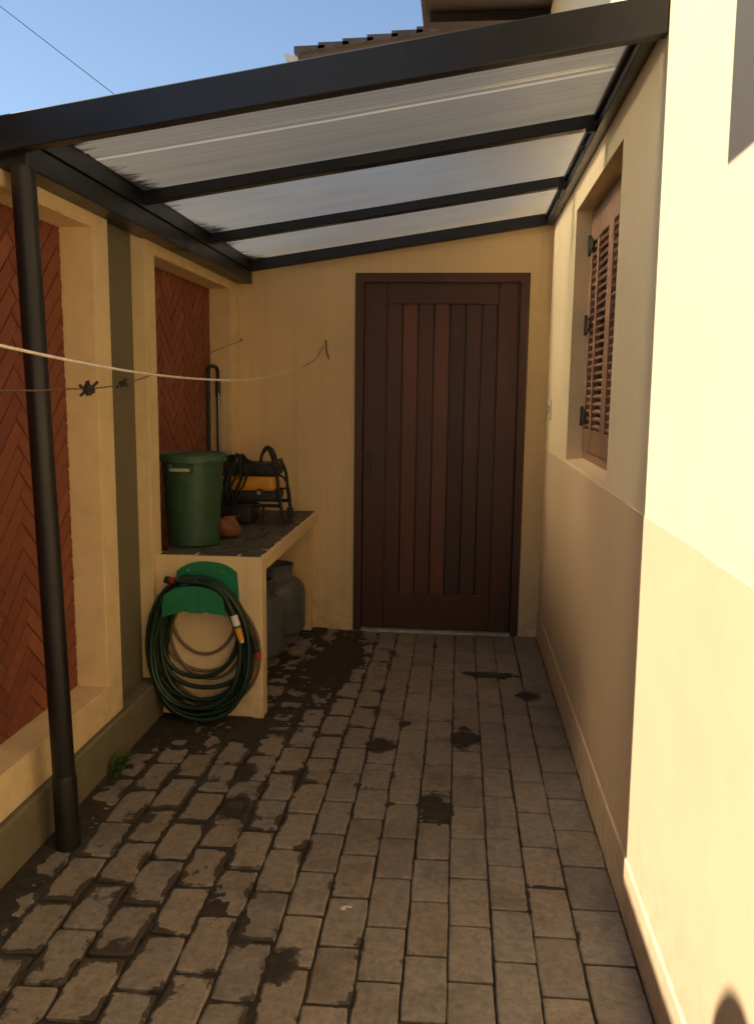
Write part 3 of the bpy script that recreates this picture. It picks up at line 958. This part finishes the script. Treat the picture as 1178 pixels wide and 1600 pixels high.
for k in (-6.4, 6.4):
    a = ang + k * 0.054
    p = Vector((bc[0] + 0.142 * math.cos(a), bc[1] + 0.142 * math.sin(a), bc[2] + 0.36))
    m = BM(); box(m, p.x - .012, p.x + .012, p.y - .012, p.y + .012, p.z - .016, p.z + .026, 0.004)
    build("grip_lug", m, M['bin'], gb)

# ------------------------------------------------------------------ machine with orange body and tube frame
wy = 4.62
pw_ = empty("pressure_washer", (-1.05, wy, CZ + .006), "orange and black machine on tubular legs standing on the counter", "machine")
def W(x, dy, z): return (x, wy + dy, z)
m = BM(); box(m, -1.24, -0.985, wy - 0.085, wy + 0.10, 0.915, 1.005, 0.028, 4)
build("orange_housing", m, M['orange'], pw_, 40)
m = BM(); box(m, -1.28, -0.972, wy - 0.095, wy + 0.11, 0.998, 1.068, 0.018, 3)
for k in range(7): box(m, -1.26 + k * 0.038, -1.238 + k * 0.038, wy - 0.101, wy - 0.09, 1.012, 1.05, 0.003)
build("top_cover", m, M['rubber'], pw_, 40)
m = BM(); box(m, -1.27, -0.97, wy - 0.10, wy + 0.11, 0.862, 0.92, 0.016, 3)
build("lower_housing", m, M['rubber'], pw_, 40)
m = BM()
for dy in (-0.115, 0.12):
    tube(m, spline([W(-0.925, dy, CZ + .012), W(-0.948, dy, 0.87), W(-0.962, dy, 1.0), W(-0.985, dy * .8, 1.075)], 5), 0.0092, 8)
    tube(m, spline([W(-1.31, dy, CZ + .012), W(-1.285, dy, 0.87), W(-1.275, dy, 1.0), W(-1.262, dy * .8, 1.072)], 5), 0.0092, 8)
    tube(m, [W(-1.285, dy, 0.845), W(-0.948, dy, 0.845)], 0.010, 8)
tube(m, [W(-0.985, -0.10, 1.075), W(-0.985, 0.10, 1.075)], 0.012, 8)
tube(m, [W(-1.262, -0.10, 1.072), W(-1.262, 0.10, 1.072)], 0.012, 8)
tube(m, [W(-0.925, -0.115, CZ + .018), W(-0.925, 0.12, CZ + .018)], 0.010, 8)
tube(m, [W(-1.04, -0.115, CZ + .006), W(-1.04, -0.105, 0.85)], 0.008, 8)
build("frame", m, M['rubber'], pw_, 40)
m = BM(); tube(m, spline([W(-1.07, -0.04, 1.06), W(-1.06, -0.04, 1.115), W(-1.03, -0.04, 1.152), W(-1.005, -0.04, 1.125), W(-0.985, -0.04, 1.06)], 7), [0.009] * 10 + [0.012] * 8 + [0.017] * 11, 10)
build("carry_handle", m, M['rubber'], pw_, 40)
m = BM(); tube(m, [W(-1.06, -0.098, 0.915), W(-1.06, -0.125, 0.915)], 0.019, 14)
kn = build("knob", m, M['rubber'], pw_, 40)
m = BM(); tube(m, [W(-1.06, -0.1252, 0.915), W(-1.06, -0.129, 0.915)], 0.012, 14)
build("knob_cap", m, M['steel'], kn, 40)
m = BM(); tube(m, [W(-0.972, -0.06, 0.932), W(-0.925, -0.07, 0.935)], 0.005, 6)
build("spigot", m, M['rubber'], pw_)
# power lead hanging on the right, plug resting on the slab
m = BM(); tube(m, spline([W(-0.975, -0.09, 1.010), W(-0.935, -0.105, 1.002), W(-0.905, -0.11, 0.955), W(-0.893, -0.112, 0.89), W(-0.893, -0.112, 0.835)], 8), 0.0062, 8)
ld = build("power_lead", m, M['rubber'], pw_, True)
m = BM(); box(m, -0.911, -0.876, wy - 0.130, wy - 0.096, 0.782, 0.838, 0.007, 2)
tube(m, [(-0.901, wy - 0.113, 0.785), (-0.903, wy - 0.113, CZ + .012)], 0.004, 6); tube(m, [(-0.886, wy - 0.113, 0.785), (-0.887, wy - 0.113, CZ + .012)], 0.004, 6)
build("plug", m, M['rubber'], ld)
# coiled lead slung on the left end
m = BM()
for q in range(7):
    ox = -1.285 + q * 0.014 + random.uniform(-.004, .004)
    ry, rz = 0.10 + random.uniform(-.012, .012), 0.125 + random.uniform(-.02, .02)
    tube(m, [(ox + 0.012 * math.sin(2 * t + q), wy - 0.02 + ry * math.cos(t) * 1.15, 0.945 - 0.02 + rz * math.sin(t)) for t in np.linspace(0, 2 * math.pi, 26)[:-1]], 0.0065, 7, closed=True)
build("lead_coil", m, M['rubber'], pw_, True)
m = BM()
rq = random.Random(12)
for q in range(9):                                     # lead thrown over the machine in a tangle
    x0_ = rq.uniform(-1.31, -1.17)
    pts = [(x0_ + rq.uniform(-.05, .05), wy - 0.10 - rq.uniform(0, .05), 0.80 + rq.uniform(-.03, .10)),
           (x0_ + rq.uniform(-.05, .06), wy - 0.12 - rq.uniform(0, .03), 0.93 + rq.uniform(-.05, .04)),
           (x0_ + rq.uniform(-.03, .08), wy - 0.09, 1.06 + rq.uniform(-.01, .02)),
           (x0_ + rq.uniform(0, .10), wy - 0.02, 1.085 + rq.uniform(0, .03)),
           (x0_ + rq.uniform(.02, .14), wy - 0.10, 1.05 + rq.uniform(-.02, .02)),
           (x0_ + rq.uniform(.0, .12), wy - 0.13, 0.97 + rq.uniform(-.08, .05))]
    tube(m, spline(pts, 6), 0.0062, 7)
build("lead_tangle", m, M['rubber'], pw_, True)
m = BM(); box(m, -1.30, -1.10, wy - 0.14, wy + 0.08, CZ + .008, 0.842, 0.02, 3)
build("motor_block", m, M['rubber'], pw_, 40)

# small orange bag slumped beside the bin
def lump(c, r, seed, flat=0.0):
    bm = BM()
    bmesh.ops.create_icosphere(bm, subdivisions=3, radius=1.0)
    rr = random.Random(seed)
    dirs = [(Vector((rr.gauss(0, 1), rr.gauss(0, 1), rr.gauss(0, 1))).normalized(), rr.uniform(-.16, .16)) for _ in range(26)]
    for v in bm.verts:
        d = v.co.normalized(); s = 1.0
        for u, a in dirs: s += a * max(0, d.dot(u)) ** 6
        v.co = Vector((d.x * r[0], d.y * r[1], d.z * r[2])) * s
        if v.co.z < -r[2] * .8: v.co.z = -r[2] * .8
        v.co += Vector(c)
    return bm
m = lump((-1.125, 4.10, CZ + .008 + .045), (0.062, 0.06, 0.056), 5)
bagt = empty("net_bag", (-1.125, 4.10, CZ), "small orange brown net bag lying between the bin and the machine", "bag")
build("bag_body", m, M['bag'], bagt, True)
m = BM()
for k in range(3):
    a = k * 2.1
    tube(m, spline([(-1.10, 4.12, CZ + .085), (-1.095 + .010 * math.cos(a), 4.125 + .010 * math.sin(a), CZ + .104), (-1.09 + .018 * math.cos(a), 4.13 + .016 * math.sin(a), CZ + .110)], 3), 0.003, 5)
build("tied_neck", m, M['bag'], bagt)

# folded trolley handle standing behind the bin
tl = empty("hand_trolley", (-1.38, 4.78, CZ + .006), "black tubular trolley handle standing upright behind the green bin", "trolley")
m = BM(); tube(m, spline([(-1.385, 4.68, CZ + .02), (-1.385, 4.68, 1.2), (-1.385, 4.68, 1.53), (-1.385, 4.70, 1.575), (-1.385, 4.735, 1.588), (-1.385, 4.83, 1.588), (-1.385, 4.865, 1.575), (-1.385, 4.88, 1.53), (-1.385, 4.88, 1.2), (-1.385, 4.88, CZ + .02)], 6), 0.011, 10)
build("tube_loop", m, M['rubber'], tl, True)
m = BM(); tube(m, [(-1.385, 4.88, 1.42), (-1.385, 4.88, 1.50)], 0.015, 10)
build("clamp", m, M['rubber'], tl, 40)
m = BM(); tube(m, [(-1.385, 4.692, CZ + .03), (-1.385, 4.692, 1.50)], 0.010, 10); tube(m, [(-1.378, 4.868, CZ + .03), (-1.378, 4.868, 1.44)], 0.006, 8)
build("inner_tube", m, M['steel'], tl, 40)
m = BM(); box(m, -1.40, -1.345, 4.66, 4.90, CZ + .010, CZ + .03, 0.004)
build("foot_plate", m, M['rubber'], tl)

# ------------------------------------------------------------------ gas cylinders under the counter
def gas(c, label, rot):
    t = empty("gas_cylinder", c, label, "gas cylinder", "gas cylinders under the counter")
    m = BM()
    prof = [(0, 0.03), (0.10, 0.03), (0.145, 0.045), (0.168, 0.075), (0.172, 0.10), (0.172, 0.198), (0.1745, 0.200), (0.1745, 0.208), (0.172, 0.210), (0.172, 0.29), (0.165, 0.325), (0.145, 0.352), (0.11, 0.372), (0.06, 0.382), (0, 0.384)]
    lathe(m, prof, c, 36)
    b = build("body", m, M['gas'], t, 40)
    m = BM(); lathe(m, [(0.135, 0.05), (0.135, 0.012), (0.142, 0.004), (0.136, 0.0), (0.130, 0.004), (0.130, 0.05)], c, 32)
    build("foot_ring", m, M['gas'], t, 40)
    m = BM()
    for a0, a1 in ((0.35, 1.75), (2.1, 3.5), (3.9, 5.9)):
        lathe(m, [(0.098, 0.372), (0.102, 0.372), (0.102, 0.445), (0.098, 0.445), (0.098, 0.372)], c, 12, a0 + rot, a1 + rot)
    lathe(m, [(0.096, 0.440), (0.105, 0.440), (0.107, 0.449), (0.103, 0.456), (0.096, 0.452), (0.096, 0.440)], c, 32)
    build("collar", m, M['gas'], t, 40)
    m = BM(); lathe(m, [(0, 0.38), (0.020, 0.38), (0.020, 0.405), (0.012, 0.41), (0.012, 0.43), (0, 0.432)], c, 14)
    build("valve", m, M['steel'], t, 40)
gas((-1.045, 4.84, 0.004), "grey gas cylinder under the counter, the one farther back beside the end wall", 0.3)
gas((-1.075, 4.40, 0.004), "grey gas cylinder under the counter, the nearer one just behind the hose panel", 1.1)

# ------------------------------------------------------------------ hose holder and hose
hy = CY0
hh = empty("hose_holder", (-1.10, hy, 0.62), "bright green plastic hose holder fixed to the counter end", "hose holder")
m = BM()
n = 16
def arch(w, ztop, drop, k): 
    t = k / n * 2 - 1
    return (-1.10 + w * t, ztop - drop * abs(t) ** 2.6)
back = []
for k in range(n + 1):
    x, z = arch(0.135, 0.712, 0.045, k)
    back.append((x + 0.012, z))
outline = back + [(-0.945, 0.55), (-0.952, 0.515), (-1.02, 0.535), (-1.16, 0.535), (-1.225, 0.515), (-1.228, 0.56)]
prism(m, outline, 'y', hy - 0.012, hy - 0.001)
bmesh.ops.bevel(m, geom=[e for e in m.edges if all(abs(v.co.y - (hy - 0.012)) < 1e-4 for v in e.verts)], offset=0.003, segments=2, affect='EDGES')
build("back_plate", m, M['hoseholder'], hh)
# saddle the hose lies on
m = BM()
ra = []
for k in range(n + 1):
    t = k / n * 2 - 1
    x = -1.112 + 0.125 * t; z = 0.606 - 0.035 * abs(t) ** 2.2
    ra.append([m.verts.new((x, hy - 0.012, z)), m.verts.new((x, hy - 0.125, z - 0.006)), m.verts.new((x, hy - 0.125, z - 0.014)), m.verts.new((x, hy - 0.012, z - 0.012))])
for a, b in zip(ra, ra[1:]):
    for q in range(4): m.faces.new((a[q], a[(q + 1) % 4], b[(q + 1) % 4], b[q]))
m.faces.new(ra[0]); m.faces.new(list(reversed(ra[-1])))
build("saddle", m, M['hoseholder'], hh, 40)
# front apron with a notched lower edge
m = BM()
apt = []
for k in range(n + 1):
    t = k / n * 2 - 1
    apt.append((-1.112 + 0.13 * t * (1 + 0.0 * t), 0.628 - 0.042 * abs(t) ** 2.4))
apo = apt + [(-0.975, 0.535), (-0.972, 0.500), (-1.00, 0.512), (-1.045, 0.513), (-1.06, 0.521), (-1.075, 0.510), (-1.135, 0.512), (-1.15, 0.522), (-1.165, 0.514), (-1.215, 0.500), (-1.252, 0.486), (-1.250, 0.54)]
prism(m, apo, 'y', hy - 0.137, hy - 0.1255)
bmesh.ops.bevel(m, geom=[e for e in m.edges if all(abs(v.co.y - (hy - 0.137)) < 1e-4 for v in e.verts)], offset=0.003, segments=2, affect='EDGES')
build("front_apron", m, M['hoseholder'], hh)
for x in (-1.17, -1.02):
    m = BM(); tube(m, [(x, hy - .012, 0.672), (x, hy - .0155, 0.672)], 0.007, 10)
    build("screw", m, M['steel'], hh, 40)
for x in (-1.09, -1.16):
    m = BM(); box(m, x - .002, x + .002, hy - 0.141, hy - 0.1372, 0.525, 0.585)
    build("rib", m, M['hoseholder'], hh)

hz = empty("garden_hose", (-1.10, hy - 0.08, 0.0), "dark green garden hose coiled on the green holder", "hose")
m = BM()
path = []
loops = 14
rr = random.Random(4)
N = 44
for L_ in range(loops):
    ax = 0.172 + 0.072 * (L_ / loops) + rr.uniform(-.012, .012)
    bot = 0.035 + 0.10 * rr.random() ** 1.6
    if L_ == 2: bot = 0.20
    if L_ == 5: bot = 0.155
    if L_ >= 11: bot = 0.026
    yo = hy - 0.03 - 0.080 * ((L_ * 0.618) % 1.0)
    cx = -1.105 + rr.uniform(-.020, .020); wob = (rr.uniform(-.013, .013), rr.uniform(0, 6.28), rr.uniform(-.010, .010))
    topz = 0.614 + 0.003 * L_
    for k in range(N):
        t = k / N * 2 * math.pi
        zc = (topz + bot) / 2; hr = (topz - bot) / 2
        sx = math.sin(t); cz_ = math.cos(t)
        wid = ax * (1.0 + 0.10 * (-cz_)) if cz_ < 0 else ax * (1 - 0.12 * cz_ ** 2)
        y = yo - 0.035 * max(0, -cz_) * (1 if L_ > 3 else .4)
        x = cx + wid * sx * (abs(sx) ** -0.12 if abs(sx) > .05 else 1) + wob[0] * math.sin(2 * t + wob[1]) + wob[2] * math.sin(3 * t + wob[1])
        path.append((max(x, -1.352 if zc + hr * cz_ > .19 else -1.285), min(y, hy - 0.018), max(zc + hr * cz_, 0.012)))
P_ = np.array(path)
for _ in range(3):
    P_[1:-1] = (P_[:-2] + 2 * P_[1:-1] + P_[2:]) / 4
path = [tuple(p) for p in P_]
tube(m, path, 0.0105, 9)
build("coil", m, M['hose'], hz, True)
# older pale hose hanging behind it
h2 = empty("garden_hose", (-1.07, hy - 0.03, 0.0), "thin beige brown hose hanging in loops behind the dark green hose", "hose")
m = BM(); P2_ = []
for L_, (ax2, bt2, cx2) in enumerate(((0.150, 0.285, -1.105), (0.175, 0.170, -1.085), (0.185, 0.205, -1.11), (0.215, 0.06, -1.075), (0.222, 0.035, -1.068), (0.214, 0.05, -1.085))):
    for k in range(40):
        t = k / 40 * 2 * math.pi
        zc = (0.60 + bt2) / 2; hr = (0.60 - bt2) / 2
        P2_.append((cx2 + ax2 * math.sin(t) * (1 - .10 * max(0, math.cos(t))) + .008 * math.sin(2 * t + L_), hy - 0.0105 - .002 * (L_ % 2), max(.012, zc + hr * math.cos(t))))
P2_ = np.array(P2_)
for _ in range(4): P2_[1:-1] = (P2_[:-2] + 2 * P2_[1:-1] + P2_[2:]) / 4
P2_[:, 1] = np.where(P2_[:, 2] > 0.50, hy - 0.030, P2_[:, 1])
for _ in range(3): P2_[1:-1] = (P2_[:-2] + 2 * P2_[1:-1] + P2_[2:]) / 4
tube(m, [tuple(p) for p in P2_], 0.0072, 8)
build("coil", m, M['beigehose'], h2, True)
# free end across the top to the red coupling on the left
m = BM(); tube(m, spline([(-1.225, hy - 0.085, 0.640), (-1.16, hy - 0.10, 0.640), (-1.06, hy - 0.11, 0.634), (-0.99, hy - 0.125, 0.60), (-0.952, hy - 0.135, 0.545), (-0.930, hy - 0.14, 0.50)], 8), 0.0095, 9)
build("free_end", m, M['hose'], hz, True)
m = BM(); tube(m, [(-1.205, hy - 0.086, 0.640), (-1.228, hy - 0.084, 0.6405), (-1.230, hy - 0.084, 0.6405)], [0.014, 0.0145, 0.012], 12)
rc = build("red_coupling", m, M['red'], hz, 40)
m = BM(); tube(m, [(-1.2305, hy - 0.084, 0.6405), (-1.250, hy - 0.082, 0.643), (-1.252, hy - 0.082, 0.644)], [0.0165, 0.0165, 0.013], 12)
build("tap_adaptor", m, M['hose'], rc, 40)
def seg(a, b, ra_, rb_, name, mt, par):
    m = BM(); tube(m, [a, b], [ra_, rb_], 14); return build(name, m, mt, par, 40)
na = Vector((-0.934, hy - 0.142, 0.510)); nd = Vector((0.30, -0.02, -0.95)).normalized()
nz = seg(na, na + nd * 0.045, 0.016, 0.0165, "white_connector", M['white'], hz)
seg(na + nd * 0.0455, na + nd * 0.056, 0.013, 0.013, "connector_seal", M['hoseholder'], nz)
seg(na + nd * 0.0565, na + nd * 0.112, 0.0155, 0.0125, "orange_nozzle", M['orange'], nz)
seg(na + nd * 0.1125, na + nd * 0.122, 0.0095, 0.0085, "nozzle_tip", M['white'], nz)
m = BM(); tube(m, spline([(-0.875, hy - 0.06, 0.40), (-0.862, hy - 0.06, 0.36), (-0.853, hy - 0.062, 0.325)], 5), 0.0085, 8)
hz2 = build("second_end", m, M['hose'], hz, True)
seg((-0.853, hy - 0.062, 0.326), (-0.846, hy - 0.063, 0.300), 0.0125, 0.013, "dark_red_cap", M['red'], hz2)

# ------------------------------------------------------------------ clothes lines and twisted wire clumps
m = BM()
c1 = spline([(FX, 0.35, 1.86), (-1.215, 0.9, 1.725), (-1.150, 1.6, 1.608), (-1.101, 2.0, 1.560), (-1.050, 2.7, 1.515), (-1.000, 3.4, 1.500), (-0.945, 4.0, 1.512), (-0.885, 4.5, 1.570), (-0.835, 4.85, 1.655), (-0.794, B - .004, 1.744)], 10)
kk = min(range(len(c1)), key=lambda i: abs(c1[i].y - 4.05))
tube(m, c1, [0.0042 if i < kk else (0.0030 if i == kk else 0.0013) for i in range(len(c1))], 7)
tag(build("clothes_line", m, M['cord'], None, True, origin=(FX, 0.35, 1.86)), "off white cord sagging across the passage to the end wall", "clothes line")
m = BM()
c2 = [(FX, 0.9, 1.446), (-1.195, 1.5, 1.446), (-1.14, 2.07, 1.452), (-1.145, 2.46 - 0.1, 1.456), (-1.20, 3.0, 1.476), (-1.255, 3.9, 1.585), (-1.299, B - .004, 1.752)]
c2 = spline(c2, 10)
tube(m, c2, 0.0022, 6)
tag(build("thin_wire", m, M['wire'], None, True, origin=c2[0]), "thin brown wire running along the left wall to a nail in the corner", "wire")
for p, lab in (((-0.794, B, 1.744), "small dark hook in the end wall left of the door"), ((-1.299, B, 1.752), "nail in the corner of the end wall holding the thin brown wire")):
    h = empty("wall_hook", p, lab, "hook")
    m = BM(); tube(m, [(p[0], B + .01, p[2]), (p[0], B - .02, p[2] + .002), (p[0], B - .028, p[2] + .012)], 0.003, 6)
    build("pin", m, M['darkwire'], h)
    if p[0] > -1:
        m = BM(); tube(m, spline([(p[0], B - .012, p[2] + .006), (p[0] + .004, B - .014, p[2] - .05), (p[0] + .018, B - .01, p[2] - .10)], 5), 0.0032, 5)
        tube(m, spline([(p[0] - .01, B - .02, p[2] - .01), (p[0] - .06, B - .02, p[2] - .10), (p[0] - .14, B - .01, p[2] - .145)], 5), 0.0016, 5)
        build("loose_end", m, M['darkwire'], h)
def clump(k, size, n, seed, lab):
    c = Vector(c2[k]); t = (Vector(c2[k + 1]) - Vector(c2[k - 1])).normalized()
    r = random.Random(seed)
    h = empty("wire_clump", c, lab, "wire clump", "twisted wire clumps on the thin wire")
    bm = BM()
    for q in range(n):
        a = c + t * r.uniform(-size, size) + Vector((r.uniform(-.006, .006), 0, r.uniform(-.006, .006)))
        d = Vector((r.uniform(-.4, .4), r.uniform(-1, 1), r.uniform(-.9, .9))).normalized()
        tube(bm, spline([a - d * size * .45, a + Vector((r.uniform(-.006, .006),) * 3), a + d * size * r.uniform(.4, .8)], 3), r.uniform(0.003, 0.0055), 6)
    hs_ = []
    for q in range(28): hs_.append(c + t * (q / 27 * 2 - 1) * size * .8 + Vector((math.cos(q * 1.7), 0, math.sin(q * 1.7))) * 0.007)
    tube(bm, hs_, 0.0032, 5)
    build("twist", bm, M['darkwire'], h)

# ------------------------------------------------------------------ small things on the floor
wd = empty("weed_tuft", (-1.275, 3.00, 0.0), "small green weed growing at the foot of the left wall", "weed")
for k in range(24):
    r = random.Random(k)
    a = r.uniform(-1.3, 1.5); L_ = r.uniform(0.04, 0.10)
    bx, by = -1.283 + r.uniform(0, .03), 3.0 + r.uniform(-.045, .045)
    m = BM()
    pts = [Vector((bx, by, 0)), Vector((bx + .25 * L_ * math.cos(a), by + .25 * L_ * math.sin(a), L_ * .6)), Vector((bx + .7 * L_ * math.cos(a), by + .7 * L_ * math.sin(a), L_ * .85))]
    prev = None
    for p, w in zip(spline(pts, 3), (0.004, .007, .009, .010, .009, .005, .0006)):
        u = Vector((-math.sin(a), math.cos(a), 0)) * w
        v = (m.verts.new(p - u), m.verts.new(p + u))
        if prev: m.faces.new((prev[0], prev[1], v[1], v[0]))
        prev = v
    build("blade", m, M['grass'], wd)
m = BM(); box(m, -0.295, -0.268, 2.240, 2.246, 0.002, 0.005); box(m, -0.300, -0.286, 2.228, 2.2395, 0.002, 0.004)
tag(build("paper_scrap", m, M['white'], None, origin=(-0.28, 2.24, 0)), "tiny white scrap lying on a paver in the middle of the path", "litter")

# ------------------------------------------------------------------ beyond the walls
# tiled house behind the end wall
bh = empty("back_house", (1.0, 8.0, 0), "house behind with grey tile verge showing above the canopy", "house")
m = BM(); box(m, -1.2, 6.0, 8.3, 14, -0.05, 4.25); build("wall_body", m, M['pale'], bh)
vx0, vz0, vs = -1.53, 4.42, 0.124
m = BM(); prism(m, [(vx0 + .03, vz0 - .155), (6.2, vz0 - .155 + vs * 7.7), (6.2, vz0 - .055 + vs * 7.7), (vx0 + .03, vz0 - .055)], 'y', 8.03, 8.07)
build("barge_board", m, M['barge'], bh)
m = BM(); prism(m, [(vx0 + .05, vz0 - .06), (6.2, vz0 - .06 + vs * 7.68), (6.2, vz0 + vs * 7.68), (vx0 + .05, vz0)], 'y', 8.02, 14)
build("roof_deck", m, M['barge'], bh)
for k in range(22):
    x = vx0 + k * 0.215
    m = BM(); prism(m, [(x, vz0 + vs * (x - vx0) - .025), (x + 0.27, vz0 + vs * (x + .215 - vx0) - .012), (x + 0.27, vz0 + vs * (x + .215 - vx0) + .012), (x, vz0 + vs * (x - vx0) + .034)], 'y', 7.96, 14)
    build("tile_course", m, M['tile'], bh)
m = BM(); prism(m, [(-1.625, 4.41), (-1.60, 4.40), (-1.505, 4.375), (-1.505, 4.20), (-1.56, 4.20)], 'y', 7.98, 14)
build("gutter", m, M['whitegut'], bh)
# far pale building and tree top, overhead cable
fb = empty("far_house", (-13, 34, 0), "pale far house whose low gable just shows over the canopy", "house")
m = BM(); prism(m, [(-20.5, -0.05), (-10.0, -0.05), (-10.0, 10.8), (-15.4, 11.75), (-20.5, 10.8)], 'y', 33, 42); build("wall_body", m, M['pale'], fb)
for zz in (1.2, 4.4, 7.6):
    for xx in (-19, -16, -13):
        m = BM(); box(m, xx, xx + 1.3, 32.96, 33.02, zz, zz + 1.4); wv = build("window", m, M['glass'], fb)
m = BM(); prism(m, [(-21.0, 10.73), (-20.9, 10.7), (-15.4, 11.76), (-9.6, 10.7), (-9.5, 10.73), (-15.4, 11.90)], 'y', 32.7, 42.3); build("roof", m, M['whitegut'], fb)

def tree(base, H, rx, nleaf, seed, lab):
    r = random.Random(seed)
    t = empty("tree", base, lab, "tree")
    m = BM()
    tube(m, [(base[0] + .1 * math.sin(k), base[1], base[2] + H * .8 * k / 8) for k in range(9)], [0.14 * (1 - k / 10) for k in range(9)], 8)
    for k in range(9):
        a = k * 2.4; z0 = H * (0.45 + .05 * k)
        tube(m, [(base[0], base[1], base[2] + z0), (base[0] + rx * .7 * math.cos(a), base[1] + rx * .7 * math.sin(a), base[2] + z0 + H * .14)], [0.05, 0.015], 6)
    build("trunk", m, M['bark'], t)
    m = BM()
    for k in range(nleaf):
        c = k % 17
        rr_ = random.Random(seed * 100 + c)
        cx, cy, cz = rr_.uniform(-.7, .7) * rx, rr_.uniform(-.7, .7) * rx, H * rr_.uniform(.55, .93)
        p = Vector((base[0] + cx + r.gauss(0, rx * .2), base[1] + cy + r.gauss(0, rx * .2), base[2] + cz + r.gauss(0, H * .035)))
        u = Vector((r.gauss(0, 1), r.gauss(0, 1), r.gauss(0, 1))).normalized(); w = u.orthogonal().normalized()
        s = r.uniform(.05, .10)
        m.faces.new([m.verts.new(p + u * s), m.verts.new(p + w * s * .5), m.verts.new(p - u * s), m.verts.new(p - w * s * .5)])
    build("crown", m, M['leaf'], t)
tree((-10.55, 20, -0.05), 7.75, 1.1, 3500, 3, "tree whose green top pokes over the canopy at the left edge")
m = BM()
a = Vector((-6.162, 12, 6.437)); b = Vector((-4.732, 12, 5.378)); d = b - a
tube(m, [a - d * 3, a, b, b + d * 1.2], 0.0048, 6)
tag(build("overhead_cable", m, M['rubber'], None, True, origin=a - d * 3), "thin dark overhead cable crossing the blue sky", "cable")

def nearest(px_y):
    return min(range(2, len(c2) - 2), key=lambda i: abs(c2[i][1] - px_y))
clump(nearest(2.62), 0.036, 13, 2, "large dark twisted wire clump next to the rain pipe")
clump(nearest(3.02), 0.030, 7, 5, "small dark twisted wire clump in front of the olive strip")
